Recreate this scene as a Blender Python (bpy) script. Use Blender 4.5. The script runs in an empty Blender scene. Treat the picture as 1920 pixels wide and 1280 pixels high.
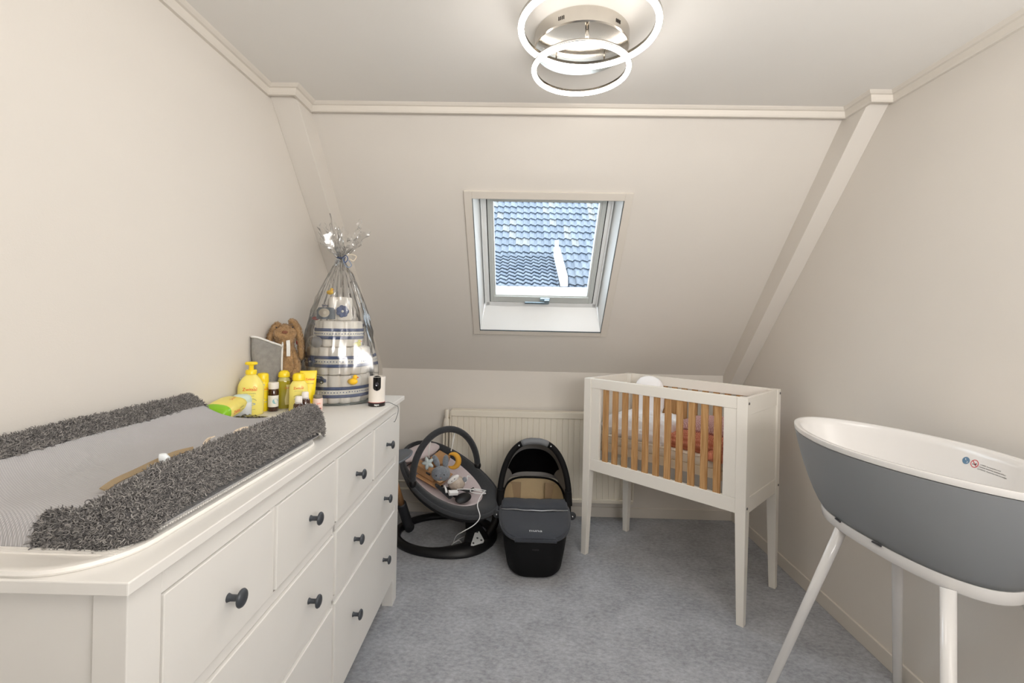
import bpy, math, random
import numpy as np
from mathutils import Vector, Matrix, Euler
PI = math.pi
random.seed(7); RNG = np.random.default_rng(7)
SC = bpy.context.scene
COL = SC.collection

# ------------------------------------------------------------------ camera, world, exposure
cam_d = bpy.data.cameras.new('camera'); cam = bpy.data.objects.new('camera', cam_d); COL.objects.link(cam)
CAM_H, YAW, ROLL = 1.333, 0.0193, 0.0210
cam_d.sensor_width = 36; cam_d.lens = 876.35 / 1920 * 36; cam_d.clip_start = 0.02; cam_d.clip_end = 200
cam_d.shift_y = -(640 - 599.76) / 1920
_r = Vector((math.cos(YAW), math.sin(YAW), 0)); _f = Vector((-math.sin(YAW), math.cos(YAW), 0)); _u = Vector((0, 0, 1))
_r2 = _r * math.cos(ROLL) + _u * math.sin(ROLL); _u2 = _u * math.cos(ROLL) - _r * math.sin(ROLL)
m = Matrix((_r2, _u2, -_f)).transposed().to_4x4(); m.translation = (0, 0, CAM_H)
cam.matrix_world = m
SC.camera = cam
vs = SC.view_settings
vs.view_transform = 'Standard'; vs.look = 'None'; vs.gamma = 1.0; vs.use_curve_mapping = False
vs.exposure = 0.55
SC.cycles.max_bounces = 12; SC.cycles.diffuse_bounces = 8; SC.cycles.glossy_bounces = 4
SC.cycles.transparent_max_bounces = 24; SC.cycles.transmission_bounces = 6
SC.cycles.sample_clamp_indirect = 6.0
SC.cycles.use_denoising = True
LAMP_L = 20.0          # radiance of the LED rings
SKY_S = 4.0            # overcast sky
FILL_W = 36.0          # power of the added fill light behind the camera
w = bpy.data.worlds.new('overcast_sky'); SC.world = w; w.use_nodes = True
nt = w.node_tree; bg = nt.nodes['Background']
bg.inputs['Color'].default_value = (0.86, 0.93, 1.0, 1); bg.inputs['Strength'].default_value = SKY_S
# added wide area fill behind the camera, brightens the room; stands for no lamp
ld = bpy.data.lights.new('fill_light', 'AREA'); ld.shape = 'RECTANGLE'; ld.size = 1.3; ld.size_y = 0.9
ld.energy = FILL_W; ld.color = (1.0, 0.97, 0.94)
lo = bpy.data.objects.new('fill_light', ld); COL.objects.link(lo); lo.location = (0.95, -0.55, 1.60)
lo.rotation_euler = (math.radians(133), 0, math.radians(12))

# ------------------------------------------------------------------ helpers
def lin(c):
    c = c / 255.0
    return c / 12.92 if c <= 0.04045 else ((c + 0.055) / 1.055) ** 2.4
def rgb(r, g, b): return (lin(r), lin(g), lin(b), 1.0)

MATS = {}
def mat(name, col, rough=0.6, metal=0.0, noise=None, bump=None, spec=0.5, coat=0.0, emis=None, sheen=0.0, voro=None, wood=None, weave=None):
    """col: linear rgba. noise=(scale, darken amount) mottles the colour; bump=(scale, strength)."""
    if name in MATS: return MATS[name]
    M = bpy.data.materials.new(name); M.use_nodes = True; MATS[name] = M
    nt = M.node_tree; N = nt.nodes; L = nt.links; b = N['Principled BSDF']
    b.inputs['Base Color'].default_value = col; b.inputs['Roughness'].default_value = rough
    b.inputs['Metallic'].default_value = metal; b.inputs['Specular IOR Level'].default_value = spec
    b.inputs['Coat Weight'].default_value = coat; b.inputs['Sheen Weight'].default_value = sheen
    if emis:
        b.inputs['Emission Color'].default_value = emis[0]; b.inputs['Emission Strength'].default_value = emis[1]
    tc = N.new('ShaderNodeTexCoord')
    h = None
    if noise or True:
        sc_, am = noise if noise else (14.0, 0.006)
        n = N.new('ShaderNodeTexNoise'); n.inputs['Scale'].default_value = sc_; n.inputs['Detail'].default_value = 5
        L.new(tc.outputs['Object'], n.inputs['Vector'])
        mr = N.new('ShaderNodeMapRange'); mr.inputs['From Min'].default_value = 0.3; mr.inputs['From Max'].default_value = 0.7
        mr.inputs['To Min'].default_value = 1 - am; mr.inputs['To Max'].default_value = 1 + am
        L.new(n.outputs['Fac'], mr.inputs['Value'])
        mx = N.new('ShaderNodeVectorMath'); mx.operation = 'SCALE'; mx.inputs[0].default_value = col[:3]
        L.new(mr.outputs[0], mx.inputs['Scale']); L.new(mx.outputs[0], b.inputs['Base Color'])
        colout = mx.outputs[0]
    if wood:
        # wood=(axis scale vector, dark colour)
        mp = N.new('ShaderNodeMapping'); mp.inputs['Scale'].default_value = wood[0]
        L.new(tc.outputs['Object'], mp.inputs['Vector'])
        n2 = N.new('ShaderNodeTexNoise'); n2.inputs['Scale'].default_value = 1.0; n2.inputs['Detail'].default_value = 6
        n2.inputs['Distortion'].default_value = 1.2
        L.new(mp.outputs[0], n2.inputs['Vector'])
        cr = N.new('ShaderNodeValToRGB'); cr.color_ramp.elements[0].position = 0.35; cr.color_ramp.elements[0].color = wood[1]
        cr.color_ramp.elements[1].position = 0.65; cr.color_ramp.elements[1].color = col
        L.new(n2.outputs['Fac'], cr.inputs['Fac']); L.new(cr.outputs[0], b.inputs['Base Color'])
    if weave:
        # weave=(scale, second colour, rotation)
        mp = N.new('ShaderNodeMapping'); mp.inputs['Rotation'].default_value = (0, 0, weave[2]); L.new(tc.outputs['Object'], mp.inputs['Vector'])
        wv = N.new('ShaderNodeTexWave'); wv.inputs['Scale'].default_value = weave[0]; wv.inputs['Distortion'].default_value = 0.15
        L.new(mp.outputs[0], wv.inputs['Vector'])
        wv2 = N.new('ShaderNodeTexWave'); wv2.bands_direction = 'Y'; wv2.inputs['Scale'].default_value = weave[0]
        L.new(mp.outputs[0], wv2.inputs['Vector'])
        mm = N.new('ShaderNodeMath'); mm.operation = 'MULTIPLY'; L.new(wv.outputs['Fac'], mm.inputs[0]); L.new(wv2.outputs['Fac'], mm.inputs[1])
        mi = N.new('ShaderNodeMix'); mi.data_type = 'RGBA'; mi.inputs['A'].default_value = weave[1]; mi.inputs['B'].default_value = col
        L.new(mm.outputs[0], mi.inputs['Factor']); L.new(mi.outputs['Result'], b.inputs['Base Color'])
        h = mm.outputs[0]; hs = 0.4
    if voro:
        v = N.new('ShaderNodeTexVoronoi'); v.inputs['Scale'].default_value = voro; L.new(tc.outputs['Object'], v.inputs['Vector']); h = v.outputs['Distance']; hs = 0.5
    if bump:
        n3 = N.new('ShaderNodeTexNoise'); n3.inputs['Scale'].default_value = bump[0]; n3.inputs['Detail'].default_value = 4
        L.new(tc.outputs['Object'], n3.inputs['Vector']); h = n3.outputs['Fac']; hs = bump[1]
    if h is not None:
        bp = N.new('ShaderNodeBump'); bp.inputs['Strength'].default_value = hs; bp.inputs['Distance'].default_value = 0.004
        L.new(h, bp.inputs['Height']); L.new(bp.outputs[0], b.inputs['Normal'])
    return M

class MB:
    """collects geometry; build() links it as one mesh object"""
    def __init__(self): self.v = []; self.f = []; self.mi = []; self.n = 0; self.cur = 0
    def add(self, V, F):
        V = np.asarray(V, float).reshape(-1, 3); o = self.n
        self.v.append(V); self.n += len(V)
        for f in F: self.f.append([i + o for i in f]); self.mi.append(self.cur)
        return self
    def box(self, c, s, M=None):
        x, y, z = s[0] / 2, s[1] / 2, s[2] / 2
        V = np.array([(-x, -y, -z), (x, -y, -z), (x, y, -z), (-x, y, -z), (-x, -y, z), (x, -y, z), (x, y, z), (-x, y, z)])
        if M is not None: V = V @ np.array(M.to_3x3()).T
        return self.add(V + np.array(c), [(0, 3, 2, 1), (4, 5, 6, 7), (0, 1, 5, 4), (1, 2, 6, 5), (2, 3, 7, 6), (3, 0, 4, 7)])
    def bb(self, x0, x1, y0, y1, z0, z1): return self.box(((x0 + x1) / 2, (y0 + y1) / 2, (z0 + z1) / 2), (x1 - x0, y1 - y0, z1 - z0))
    def hexa(self, P):
        """8 points, bottom 4 ccw then top 4"""
        return self.add(P, [(0, 3, 2, 1), (4, 5, 6, 7), (0, 1, 5, 4), (1, 2, 6, 5), (2, 3, 7, 6), (3, 0, 4, 7)])
    def tube(self, path, r, seg=10, cap=True, closed=False, flat=1.0):
        P = [Vector(p) for p in path]; n = len(P)
        rs = r if hasattr(r, '__len__') else [r] * n
        V = []; prev = None
        for i in range(n):
            if closed: t = (P[(i + 1) % n] - P[i - 1])
            else: t = (P[min(i + 1, n - 1)] - P[max(i - 1, 0)])
            t.normalize()
            if prev is None:
                a = Vector((0, 0, 1)) if abs(t.z) < 0.9 else Vector((1, 0, 0))
                nrm = t.cross(a).normalized()
            else: nrm = (prev - t * prev.dot(t)).normalized()
            prev = nrm; b = t.cross(nrm)
            for k in range(seg):
                an = 2 * PI * k / seg; V.append(P[i] + nrm * math.cos(an) * rs[i] + b * math.sin(an) * rs[i] * flat)
        F = []
        m_ = n if closed else n - 1
        for i in range(m_):
            for k in range(seg):
                a = i * seg + k; b_ = i * seg + (k + 1) % seg; c = ((i + 1) % n) * seg + (k + 1) % seg; d = ((i + 1) % n) * seg + k
                F.append((a, b_, c, d))
        if cap and not closed:
            F.append(tuple(range(seg))[::-1]); F.append(tuple(range((n - 1) * seg, n * seg)))
        return self.add([tuple(x) for x in V], F)
    def loft(self, rings, cap0=True, cap1=True):
        k = len(rings[0]); V = np.concatenate([np.asarray(r, float) for r in rings]); F = []
        for i in range(len(rings) - 1):
            for j in range(k):
                F.append((i * k + j, i * k + (j + 1) % k, (i + 1) * k + (j + 1) % k, (i + 1) * k + j))
        if cap0: F.append(tuple(range(k))[::-1])
        if cap1: F.append(tuple(range((len(rings) - 1) * k, len(rings) * k)))
        return self.add(V, F)
    def lathe(self, prof, seg=24, c=(0, 0, 0), sx=1.0, sy=1.0, M=None, cap0=True, cap1=True):
        rings = []
        for r, z in prof:
            a = np.arange(seg) * 2 * PI / seg
            R = np.c_[np.cos(a) * r * sx, np.sin(a) * r * sy, np.full(seg, z)]
            if M is not None: R = R @ np.array(M.to_3x3()).T
            rings.append(R + np.array(c))
        return self.loft(rings, cap0, cap1)
    def grid(self, G):
        """G: (n,m,3) surface"""
        G = np.asarray(G); n, m_ = G.shape[:2]
        F = [(i * m_ + j, i * m_ + j + 1, (i + 1) * m_ + j + 1, (i + 1) * m_ + j) for i in range(n - 1) for j in range(m_ - 1)]
        return self.add(G.reshape(-1, 3), F)
    def ball(self, c, r, s=(1, 1, 1), seg=16, M=None):
        prof = [(max(1e-4, math.sin(PI * i / 10)) * 1.0, -math.cos(PI * i / 10)) for i in range(11)]
        rings = []
        for rr, z in prof:
            a = np.arange(seg) * 2 * PI / seg
            R = np.c_[np.cos(a) * rr * s[0], np.sin(a) * rr * s[1], np.full(seg, z * s[2])] * r
            if M is not None: R = R @ np.array(M.to_3x3()).T
            rings.append(R + np.array(c))
        return self.loft(rings)
    def build_each(self, name, material, parent=None, **kw):
        """one object per add() call"""
        out = []; k = 0
        for V in self.v:
            q = MB(); q.v = [V]; q.n = len(V); lo_ = k; hi = k + len(V)
            q.f = [[i - lo_ for i in f] for f in self.f if lo_ <= f[0] < hi]; q.mi = [0] * len(q.f); k = hi
            out.append(q.build(name, material, parent, **kw))
        return out
    def build(self, name, material, parent=None, world=False, smooth=False, bevel=0, auto=None, sub=0, solid=0, kind=None, label=None, seg=2):
        me = bpy.data.meshes.new(name)
        V = np.concatenate(self.v) if self.v else np.zeros((0, 3))
        o = bpy.data.objects.new(name, me); COL.objects.link(o)
        if parent is not None:
            o.parent = parent
            if world:
                Mi = np.array(parent_matrix(parent).inverted()); V = V @ Mi[:3, :3].T + Mi[:3, 3]
        me.from_pydata(V.tolist(), [], self.f); me.update()
        for mm in (material if isinstance(material, (list, tuple)) else [material]): me.materials.append(mm)
        if max(self.mi, default=0) > 0: me.polygons.foreach_set('material_index', self.mi)
        if smooth or auto:
            me.polygons.foreach_set('use_smooth', [True] * len(me.polygons))
            if auto: me.set_sharp_from_angle(angle=math.radians(auto))
        if bevel:
            bv = o.modifiers.new('bevel', 'BEVEL'); bv.width = bevel; bv.segments = seg; bv.limit_method = 'ANGLE'; bv.angle_limit = math.radians(40)
        if solid:
            sm = o.modifiers.new('solid', 'SOLIDIFY'); sm.thickness = solid; sm.offset = 0
        if sub:
            ss = o.modifiers.new('sub', 'SUBSURF'); ss.levels = sub; ss.render_levels = sub
        if kind: o['kind'] = kind
        if label: o['label'] = label
        return o

def parent_matrix(o):
    m_ = Matrix.LocRotScale(o.location, o.rotation_euler, o.scale)
    return parent_matrix(o.parent) @ m_ if o.parent else m_
def tag(o, label, cat, group=None):
    o['label'] = label; o['category'] = cat
    if group: o['group'] = group
    return o
def thing(name, label, cat, loc=(0, 0, 0), rot=(0, 0, 0), group=None):
    o = bpy.data.objects.new(name, None); COL.objects.link(o); o.empty_display_size = 0.05
    o.location = loc; o.rotation_euler = rot if hasattr(rot, '__len__') else (0, 0, rot)
    return tag(o, label, cat, group)
def struct(o): o['kind'] = 'structure'; return o
def dupe(o, parent=None):
    c = o.copy(); COL.objects.link(c); c.parent = parent
    for ch in list(o.children): dupe(ch, c)
    return c
def smooth_path(pts, n=8):
    """Catmull-Rom through pts"""
    P = [Vector(p) for p in pts]; out = []
    for i in range(len(P) - 1):
        p0 = P[max(i - 1, 0)]; p1 = P[i]; p2 = P[i + 1]; p3 = P[min(i + 2, len(P) - 1)]
        for k in range(n):
            t = k / n
            out.append(0.5 * ((2 * p1) + (p2 - p0) * t + (2 * p0 - 5 * p1 + 4 * p2 - p3) * t * t + (3 * p1 - p0 - 3 * p2 + p3) * t ** 3))
    out.append(P[-1]); return out
def text_geo(s, size, bold=0.0):
    """text outline as flat mesh data centred on the origin (x right, y up)"""
    cu = bpy.data.curves.new('t', 'FONT'); cu.body = s; cu.size = size; cu.align_x = 'CENTER'; cu.align_y = 'CENTER'; cu.offset = bold
    cu.resolution_u = 2
    ob = bpy.data.objects.new('t', cu); COL.objects.link(ob); dg = bpy.context.evaluated_depsgraph_get()
    me = ob.evaluated_get(dg).to_mesh()
    V = np.array([tuple(v.co) for v in me.vertices]).reshape(-1, 3); F = [tuple(p.vertices) for p in me.polygons]
    ob.evaluated_get(dg).to_mesh_clear(); bpy.data.objects.remove(ob); bpy.data.curves.remove(cu)
    return V, F
def se_ring(cx, cy, z, a, b, n=2.5, seg=32, rot=0.0):
    t = np.arange(seg) * 2 * PI / seg; ct, st = np.cos(t), np.sin(t)
    x = a * np.sign(ct) * np.abs(ct) ** (2 / n); y = b * np.sign(st) * np.abs(st) ** (2 / n)
    c, s = math.cos(rot), math.sin(rot)
    zz = z if hasattr(z, '__len__') else np.full(seg, z)
    return np.c_[cx + x * c - y * s, cy + x * s + y * c, zz]
def fbm(x, y, s=0):
    return (np.sin(x * 1.7 + y * 2.3 + s) + 0.5 * np.sin(x * 4.1 - y * 3.3 + s * 2) + 0.3 * np.sin(x * 7.3 + y * 8.9 + s * 3) + 0.2 * np.sin(-x * 13.1 + y * 11.7 + s)) / 2

# ------------------------------------------------------------------ materials of the room
def wall_mat(name, col, rough=0.85):
    return mat(name, col, rough, noise=(2.2, 0.012), bump=(260, 0.06), spec=0.25)
M_WALL = wall_mat('painted_wall', rgb(222, 217, 210))
M_CEIL = wall_mat('painted_ceiling', rgb(232, 230, 226))
M_TRIM = mat('painted_trim', rgb(220, 214, 205), 0.45, spec=0.4)
M_WHITE = mat('white_lacquer', rgb(230, 228, 224), 0.38, spec=0.45)
M_FRAMEW = mat('window_white', rgb(236, 238, 238), 0.35)

def carpet_mat():
    M = bpy.data.materials.new('grey_carpet'); M.use_nodes = True; nt = M.node_tree; N = nt.nodes; L = nt.links; b = N['Principled BSDF']
    b.inputs['Roughness'].default_value = 0.95; b.inputs['Specular IOR Level'].default_value = 0.1; b.inputs['Sheen Weight'].default_value = 0.2
    tc = N.new('ShaderNodeTexCoord'); mp = N.new('ShaderNodeMapping'); mp.inputs['Scale'].default_value = (1, 1.5, 1); mp.inputs['Rotation'].default_value = (0, 0, 0.3)
    L.new(tc.outputs['Object'], mp.inputs['Vector'])
    n1 = N.new('ShaderNodeTexNoise'); n1.inputs['Scale'].default_value = 42; n1.inputs['Detail'].default_value = 8; n1.inputs['Roughness'].default_value = 0.72; n1.inputs['Distortion'].default_value = 0.2
    L.new(mp.outputs[0], n1.inputs['Vector'])
    n2 = N.new('ShaderNodeTexNoise'); n2.inputs['Scale'].default_value = 6; n2.inputs['Detail'].default_value = 4; L.new(tc.outputs['Object'], n2.inputs['Vector'])
    ad = N.new('ShaderNodeMath'); ad.operation = 'ADD'; L.new(n1.outputs['Fac'], ad.inputs[0])
    sc = N.new('ShaderNodeMath'); sc.operation = 'MULTIPLY'; sc.inputs[1].default_value = 0.45; L.new(n2.outputs['Fac'], sc.inputs[0]); L.new(sc.outputs[0], ad.inputs[1])
    cr = N.new('ShaderNodeValToRGB'); e = cr.color_ramp.elements; e[0].position = 0.52; e[0].color = rgb(136, 138, 143); e[1].position = 0.95; e[1].color = rgb(184, 187, 193)
    L.new(ad.outputs[0], cr.inputs['Fac']); L.new(cr.outputs[0], b.inputs['Base Color'])
    n3 = N.new('ShaderNodeTexNoise'); n3.inputs['Scale'].default_value = 500; L.new(tc.outputs['Object'], n3.inputs['Vector'])
    bp = N.new('ShaderNodeBump'); bp.inputs['Strength'].default_value = 0.35; bp.inputs['Distance'].default_value = 0.003; L.new(n3.outputs['Fac'], bp.inputs['Height']); L.new(bp.outputs[0], b.inputs['Normal'])
    return M
M_CARPET = carpet_mat()

# ------------------------------------------------------------------ the room
XL, XR, YB, YF = -1.06, 1.47, 3.215, -3.2
ZK, YC, ZC = 0.983, 2.045, 2.2655           # knee wall top, where the slope meets the ceiling, ceiling height
SL = math.hypot(YB - YC, ZC - ZK); US = ((YC - YB) / SL, (ZC - ZK) / SL); NO = (US[1], -US[0])   # up-slope and outward (y,z)
def S(x, t, d=0.0): return (x, YB + US[0] * t + NO[0] * d, ZK + US[1] * t + NO[1] * d)
T = 0.16
struct(MB().bb(XL - T, XR + T, YF - T, YB + T, -0.12, 0).build('floor', M_CARPET))
struct(MB().bb(XL - T, XR + T, YF - T, YC + 0.03, ZC, ZC + T).build('ceiling', M_CEIL))
struct(MB().bb(XL - T, XL, YF - T, YB + T, 0, ZC + 0.1).build('wall_left', M_WALL))
struct(MB().bb(XR, XR + T, YF - T, YB + T, 0, ZC + 0.1).build('wall_right', M_WALL))
struct(MB().bb(XL, XR, YF - T, YF, 0, ZC).build('wall_front', mat('unseen_wall_dark', rgb(150, 146, 140), .9)))  # unseen wall, made darker to send less light onto the chest end
struct(MB().bb(XL, XR, YB, YB + T, 0, ZK + 0.0).build('wall_back', M_WALL))
# sloping wall with the roof window opening
OX0, OX1, OT0, OT1 = -0.258, 0.502, 0.388, 1.298
M_SLOPE = M_WALL
ms = MB()
def slab(x0, x1, t0, t1, d0=0.0, d1=T):
    ms.hexa([S(x0, t0, d0), S(x1, t0, d0), S(x1, t1, d0), S(x0, t1, d0), S(x0, t0, d1), S(x1, t0, d1), S(x1, t1, d1), S(x0, t1, d1)])
slab(XL, OX0, -0.05, SL + 0.1); slab(OX1, XR, -0.05, SL + 0.1); slab(OX0, OX1, -0.05, OT0); slab(OX0, OX1, OT1, SL + 0.1)
struct(ms.build('wall_slope', M_SLOPE))

# boxed rafters left and right, standing proud of the slope
def rafter(name, x0, x1, dy):
    d = -dy * NO[0]
    t0 = (0 - 0.0)
    # front face meets the knee wall plane lower down
    tb = -(-d) * 0  # along slope
    P = []
    for x in (x0, x1): pass
    y_front_top = YC - dy
    # lower end on the knee wall: the front line at y=YB
    zt = ZC
    zl = ZK - dy * (ZC - ZK) / (YB - YC)
    A = [(YC + 0.02, ZC), (y_front_top, ZC), (YB, zl), (YB + 0.02, zl), (YB + 0.02, ZK + 0.02)]
    V = [(x0, y, z) for y, z in A] + [(x1, y, z) for y, z in A]; n = len(A)
    F = [tuple(range(n))[::-1], tuple(range(n, 2 * n))] + [(i, (i + 1) % n, n + (i + 1) % n, n + i) for i in range(n)]
    return struct(MB().add(V, F).build(name, M_WALL, bevel=0.002))
RL, RR, RD = -0.95, 1.385, 0.15
rafter('trim_5', XL, RL, RD); rafter('trim_6', RR, XR, RD)

# coving: a small profile between wall and ceiling, one piece per run
def cove(name, path, inward):
    """path: list of (x,y) along the wall; inward: list of unit offsets at each point"""
    prof = [(0, -0.036), (0.012, -0.036), (0.016, -0.030), (0.020, -0.012), (0.028, -0.010), (0.036, -0.004), (0.040, 0.0), (0.0, 0.0)]
    rings = []
    for (x, y), (ix, iy) in zip(path, inward):
        rings.append([(x + ix * a, y + iy * a, ZC + b) for a, b in prof])
    return struct(MB().loft(rings).build(name, M_TRIM))
yr = YC - RD
cove('trim_1', [(XL, YF), (XL, yr)], [(1, 0), (1, -1)])
cove('trim_2', [(XL, yr), (RL, yr), (RL, YC), (RR, YC), (RR, yr), (XR, yr)], [(1, -1), (1, -1), (1, -1), (-1, -1), (-1, -1), (-1, -1)])
cove('trim_3', [(XR, yr), (XR, YF)], [(-1, -1), (-1, 0)])
# skirting boards
def base(name, x0, x1, y0, y1): return struct(MB().bb(x0, x1, y0, y1, 0, 0.068).build(name, M_TRIM, bevel=0.003))
base('baseboard_right', XR - 0.011, XR, YF, YB); base('baseboard_back', XL, XR - 0.011, YB - 0.011, YB); base('baseboard_left', XL, XL + 0.011, YF, YB - 0.011)

# ------------------------------------------------------------------ roof window
win = bpy.data.objects.new('window_1', None); COL.objects.link(win); win['kind'] = 'structure'
win.location = S((OX0 + OX1) / 2, (OT0 + OT1) / 2)
M_ALU = mat('window_grey_green', rgb(196, 200, 197), 0.4)
M_SASH = mat('window_sash', rgb(208, 211, 208), 0.4)
M_GASK = mat('black_gasket', rgb(20, 22, 24), 0.6)
def sbox(mb, x0, x1, t0, t1, d0, d1):
    return mb.hexa([S(x0, t0, d0), S(x1, t0, d0), S(x1, t1, d0), S(x0, t1, d0), S(x0, t0, d1), S(x1, t0, d1), S(x1, t1, d1), S(x0, t1, d1)])
# architrave around the opening
a = MB(); e = 0.04
sbox(a, OX0 - e, OX0, OT0 - 0.034, OT1 + 0.04, -0.010, 0.0); sbox(a, OX1, OX1 + e, OT0 - 0.034, OT1 + 0.04, -0.010, 0.0)
sbox(a, OX0, OX1, OT0 - 0.034, OT0, -0.010, 0.0); sbox(a, OX0, OX1, OT1, OT1 + 0.04, -0.010, 0.0)
a.build_each('architrave', M_TRIM, win, world=True, bevel=0.0015)
# splayed white linings
FX0, FX1, FT0, FT1, FD = -0.228, 0.474, 0.506, 1.285, 0.101
ln = MB()
k = 0.004
def quadbox(mb, P, off):
    off = np.array(off); P = [np.array(p) for p in P]; mb.hexa(P + [p + off for p in P])
quadbox(ln, [S(OX0 + k, OT0 + k, -.004), S(OX0 + k, OT1 - k, -.004), S(FX0, OT1 - k, FD + .03), S(FX0, FT0, FD + .03)], (-0.006, 0, 0))
quadbox(ln, [S(OX1 - k, OT0 + k, -.004), S(OX1 - k, OT1 - k, -.004), S(FX1, OT1 - k, FD + .03), S(FX1, FT0, FD + .03)], (0.006, 0, 0))
quadbox(ln, [S(OX0 + k, OT0 + k, -.004), S(OX1 - k, OT0 + k, -.004), S(FX1, FT0, FD + .01), S(FX0, FT0, FD + .01)], (0, 0.006, -0.004))
quadbox(ln, [S(OX0 + k, OT1 - k, -.004), S(OX1 - k, OT1 - k, -.004), S(FX1, OT1 - k, FD + .06), S(FX0, OT1 - k, FD + .06)], (0, 0.0, 0.006))
ln.build_each('lining', M_FRAMEW, win, world=True, label='white window lining')
# gap line around the lining
gl = MB()
for (x0, x1, t0, t1) in ((OX0, OX0 + k * .6, OT0, OT1), (OX1 - k * .6, OX1, OT0, OT1), (OX0, OX1, OT0, OT0 + k * .6)):
    sbox(gl, x0, x1, t0, t1, -0.0105, 0.004)
gl.build_each('shadow_gap', mat('gap_grey', rgb(70, 80, 84), 0.7), win, world=True)
# fixed frame
fr = MB(); fw = 0.030
sbox(fr, FX0, FX0 + fw, FT0, FT1 + .05, FD, FD + .09); sbox(fr, FX1 - fw, FX1, FT0, FT1 + .05, FD, FD + .09)
sbox(fr, FX0, FX1, FT0 - 0.005, FT0 + 0.026, FD, FD + .09); sbox(fr, FX0, FX1, FT1, FT1 + .06, FD, FD + .09)
sbox(fr, FX0, FX0 + 0.010, FT0, FT1 + .05, FD - .008, FD); sbox(fr, FX1 - 0.010, FX1, FT0, FT1 + .05, FD - .008, FD)
fr.build_each('window_frame', M_FRAMEW, win, world=True, bevel=0.0015)
gs = MB(); sx0, sx1, st0 = FX0 + fw, FX1 - fw, FT0 + 0.026
sbox(gs, sx0 - .001, sx0 + .004, st0, FT1, FD + .004, FD + .05); sbox(gs, sx1 - .004, sx1 + .001, st0, FT1, FD + .004, FD + .05); sbox(gs, sx0, sx1, st0 - .001, st0 + .005, FD + .004, FD + .05)
gs.build_each('gasket', M_GASK, win, world=True)
# sash
sh = MB(); GX0, GX1, GT0, GT1 = -0.160, 0.404, 0.588, 1.222
sx0 += .005; sx1 -= .005; st0 += .005
sd = FD - .004
sbox(sh, sx0, GX0 - .012, st0, FT1 + .02, sd, sd + .06); sbox(sh, GX1 + .012, sx1, st0, FT1 + .02, sd, sd + .06)
sbox(sh, GX0 - .012, GX1 + .012, st0, GT0 - .006, sd, sd + .06); sbox(sh, GX0 - .012, GX1 + .012, GT1 + .006, FT1 + .02, sd, sd + .06)
sh.build_each('sash', M_ALU, win, world=True, bevel=0.003)
gb = MB()
sbox(gb, GX0 - .014, GX0, GT0 - .008, GT1 + .008, sd + .008, sd + .05); sbox(gb, GX1, GX1 + .014, GT0 - .008, GT1 + .008, sd + .008, sd + .05)
sbox(gb, GX0, GX1, GT0 - .010, GT0, sd + .008, sd + .05); sbox(gb, GX0, GX1, GT1, GT1 + .01, sd + .008, sd + .05)
gb.build_each('glazing_bead', M_SASH, win, world=True, bevel=0.002)
def glass_mat(name, tint=(1, 1, 1, 1), gl=0.08, rough=0.0):
    M = bpy.data.materials.new(name); M.use_nodes = True; nt = M.node_tree; N = nt.nodes; L = nt.links
    N.remove(N['Principled BSDF']); out = N['Material Output']
    t = N.new('ShaderNodeBsdfTransparent'); t.inputs[0].default_value = tint
    g = N.new('ShaderNodeBsdfGlossy'); g.inputs['Roughness'].default_value = rough
    lw = N.new('ShaderNodeLayerWeight'); lw.inputs[0].default_value = 0.35
    mr = N.new('ShaderNodeMapRange'); mr.inputs['To Min'].default_value = gl * 0.5; mr.inputs['To Max'].default_value = min(1, gl * 6); L.new(lw.outputs['Fresnel'], mr.inputs['Value'])
    mx = N.new('ShaderNodeMixShader'); L.new(mr.outputs[0], mx.inputs[0]); L.new(t.outputs[0], mx.inputs[1]); L.new(g.outputs[0], mx.inputs[2]); L.new(mx.outputs[0], out.inputs[0])
    MATS[name] = M; return M
M_GLASS = glass_mat('window_glass', (0.95, 0.98, 1, 1), 0.05)
pn = MB(); sbox(pn, GX0 - .004, GX1 + .004, GT0 - .004, GT1 + .004, sd + .030, sd + .034)
pn.build('glass_pane', M_GLASS, win, world=True)
# handle on the bottom rail of the sash
hd = MB(); HM = mat('handle_metal', rgb(158, 176, 186), 0.3, metal=0.7)
sbox(hd, 0.115, 0.175, 0.5585, 0.578, sd - .014, sd); sbox(hd, 0.020, 0.168, 0.5455, 0.560, sd - .028, sd - .018); sbox(hd, 0.140, 0.172, 0.545, 0.575, sd - .026, sd - .008)
hd.build('window_handle', HM, win, world=True, bevel=0.003)

# ------------------------------------------------------------------ the roofs outside
M_TILE = [mat('roof_tile_%s' % n, c, 0.42, noise=(14, 0.16), spec=0.4) for n, c in (('slate', rgb(92, 100, 110)), ('pale', rgb(100, 108, 117)), ('dark', rgb(84, 93, 104)), ('lichen', rgb(112, 113, 112)))]
TW = 0.27
def tile_mesh(length, material):
    n = 9; top = []; 
    G = np.zeros((3, n, 3))
    for i, yy in enumerate((0.0, 0.5, 1.0)):
        for j in range(n):
            u = j / (n - 1)
            z = 0.028 * math.sin(2 * PI * u * 1.0) + 0.012 * math.sin(4 * PI * u)
            G[i, j] = (u * TW * 1.02, yy * length, z + 0.055 * (1 - yy) + 0.006)
    Gb = G.copy(); Gb[:, :, 2] -= 0.026
    mb = MB(); mb.grid(G); mb.grid(Gb[::-1])
    fr_ = np.stack([Gb[0], G[0]]); mb.grid(fr_)
    me_o = mb.build('roof_tile', material, auto=50); me = me_o.data; bpy.data.objects.remove(me_o); return me
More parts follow.
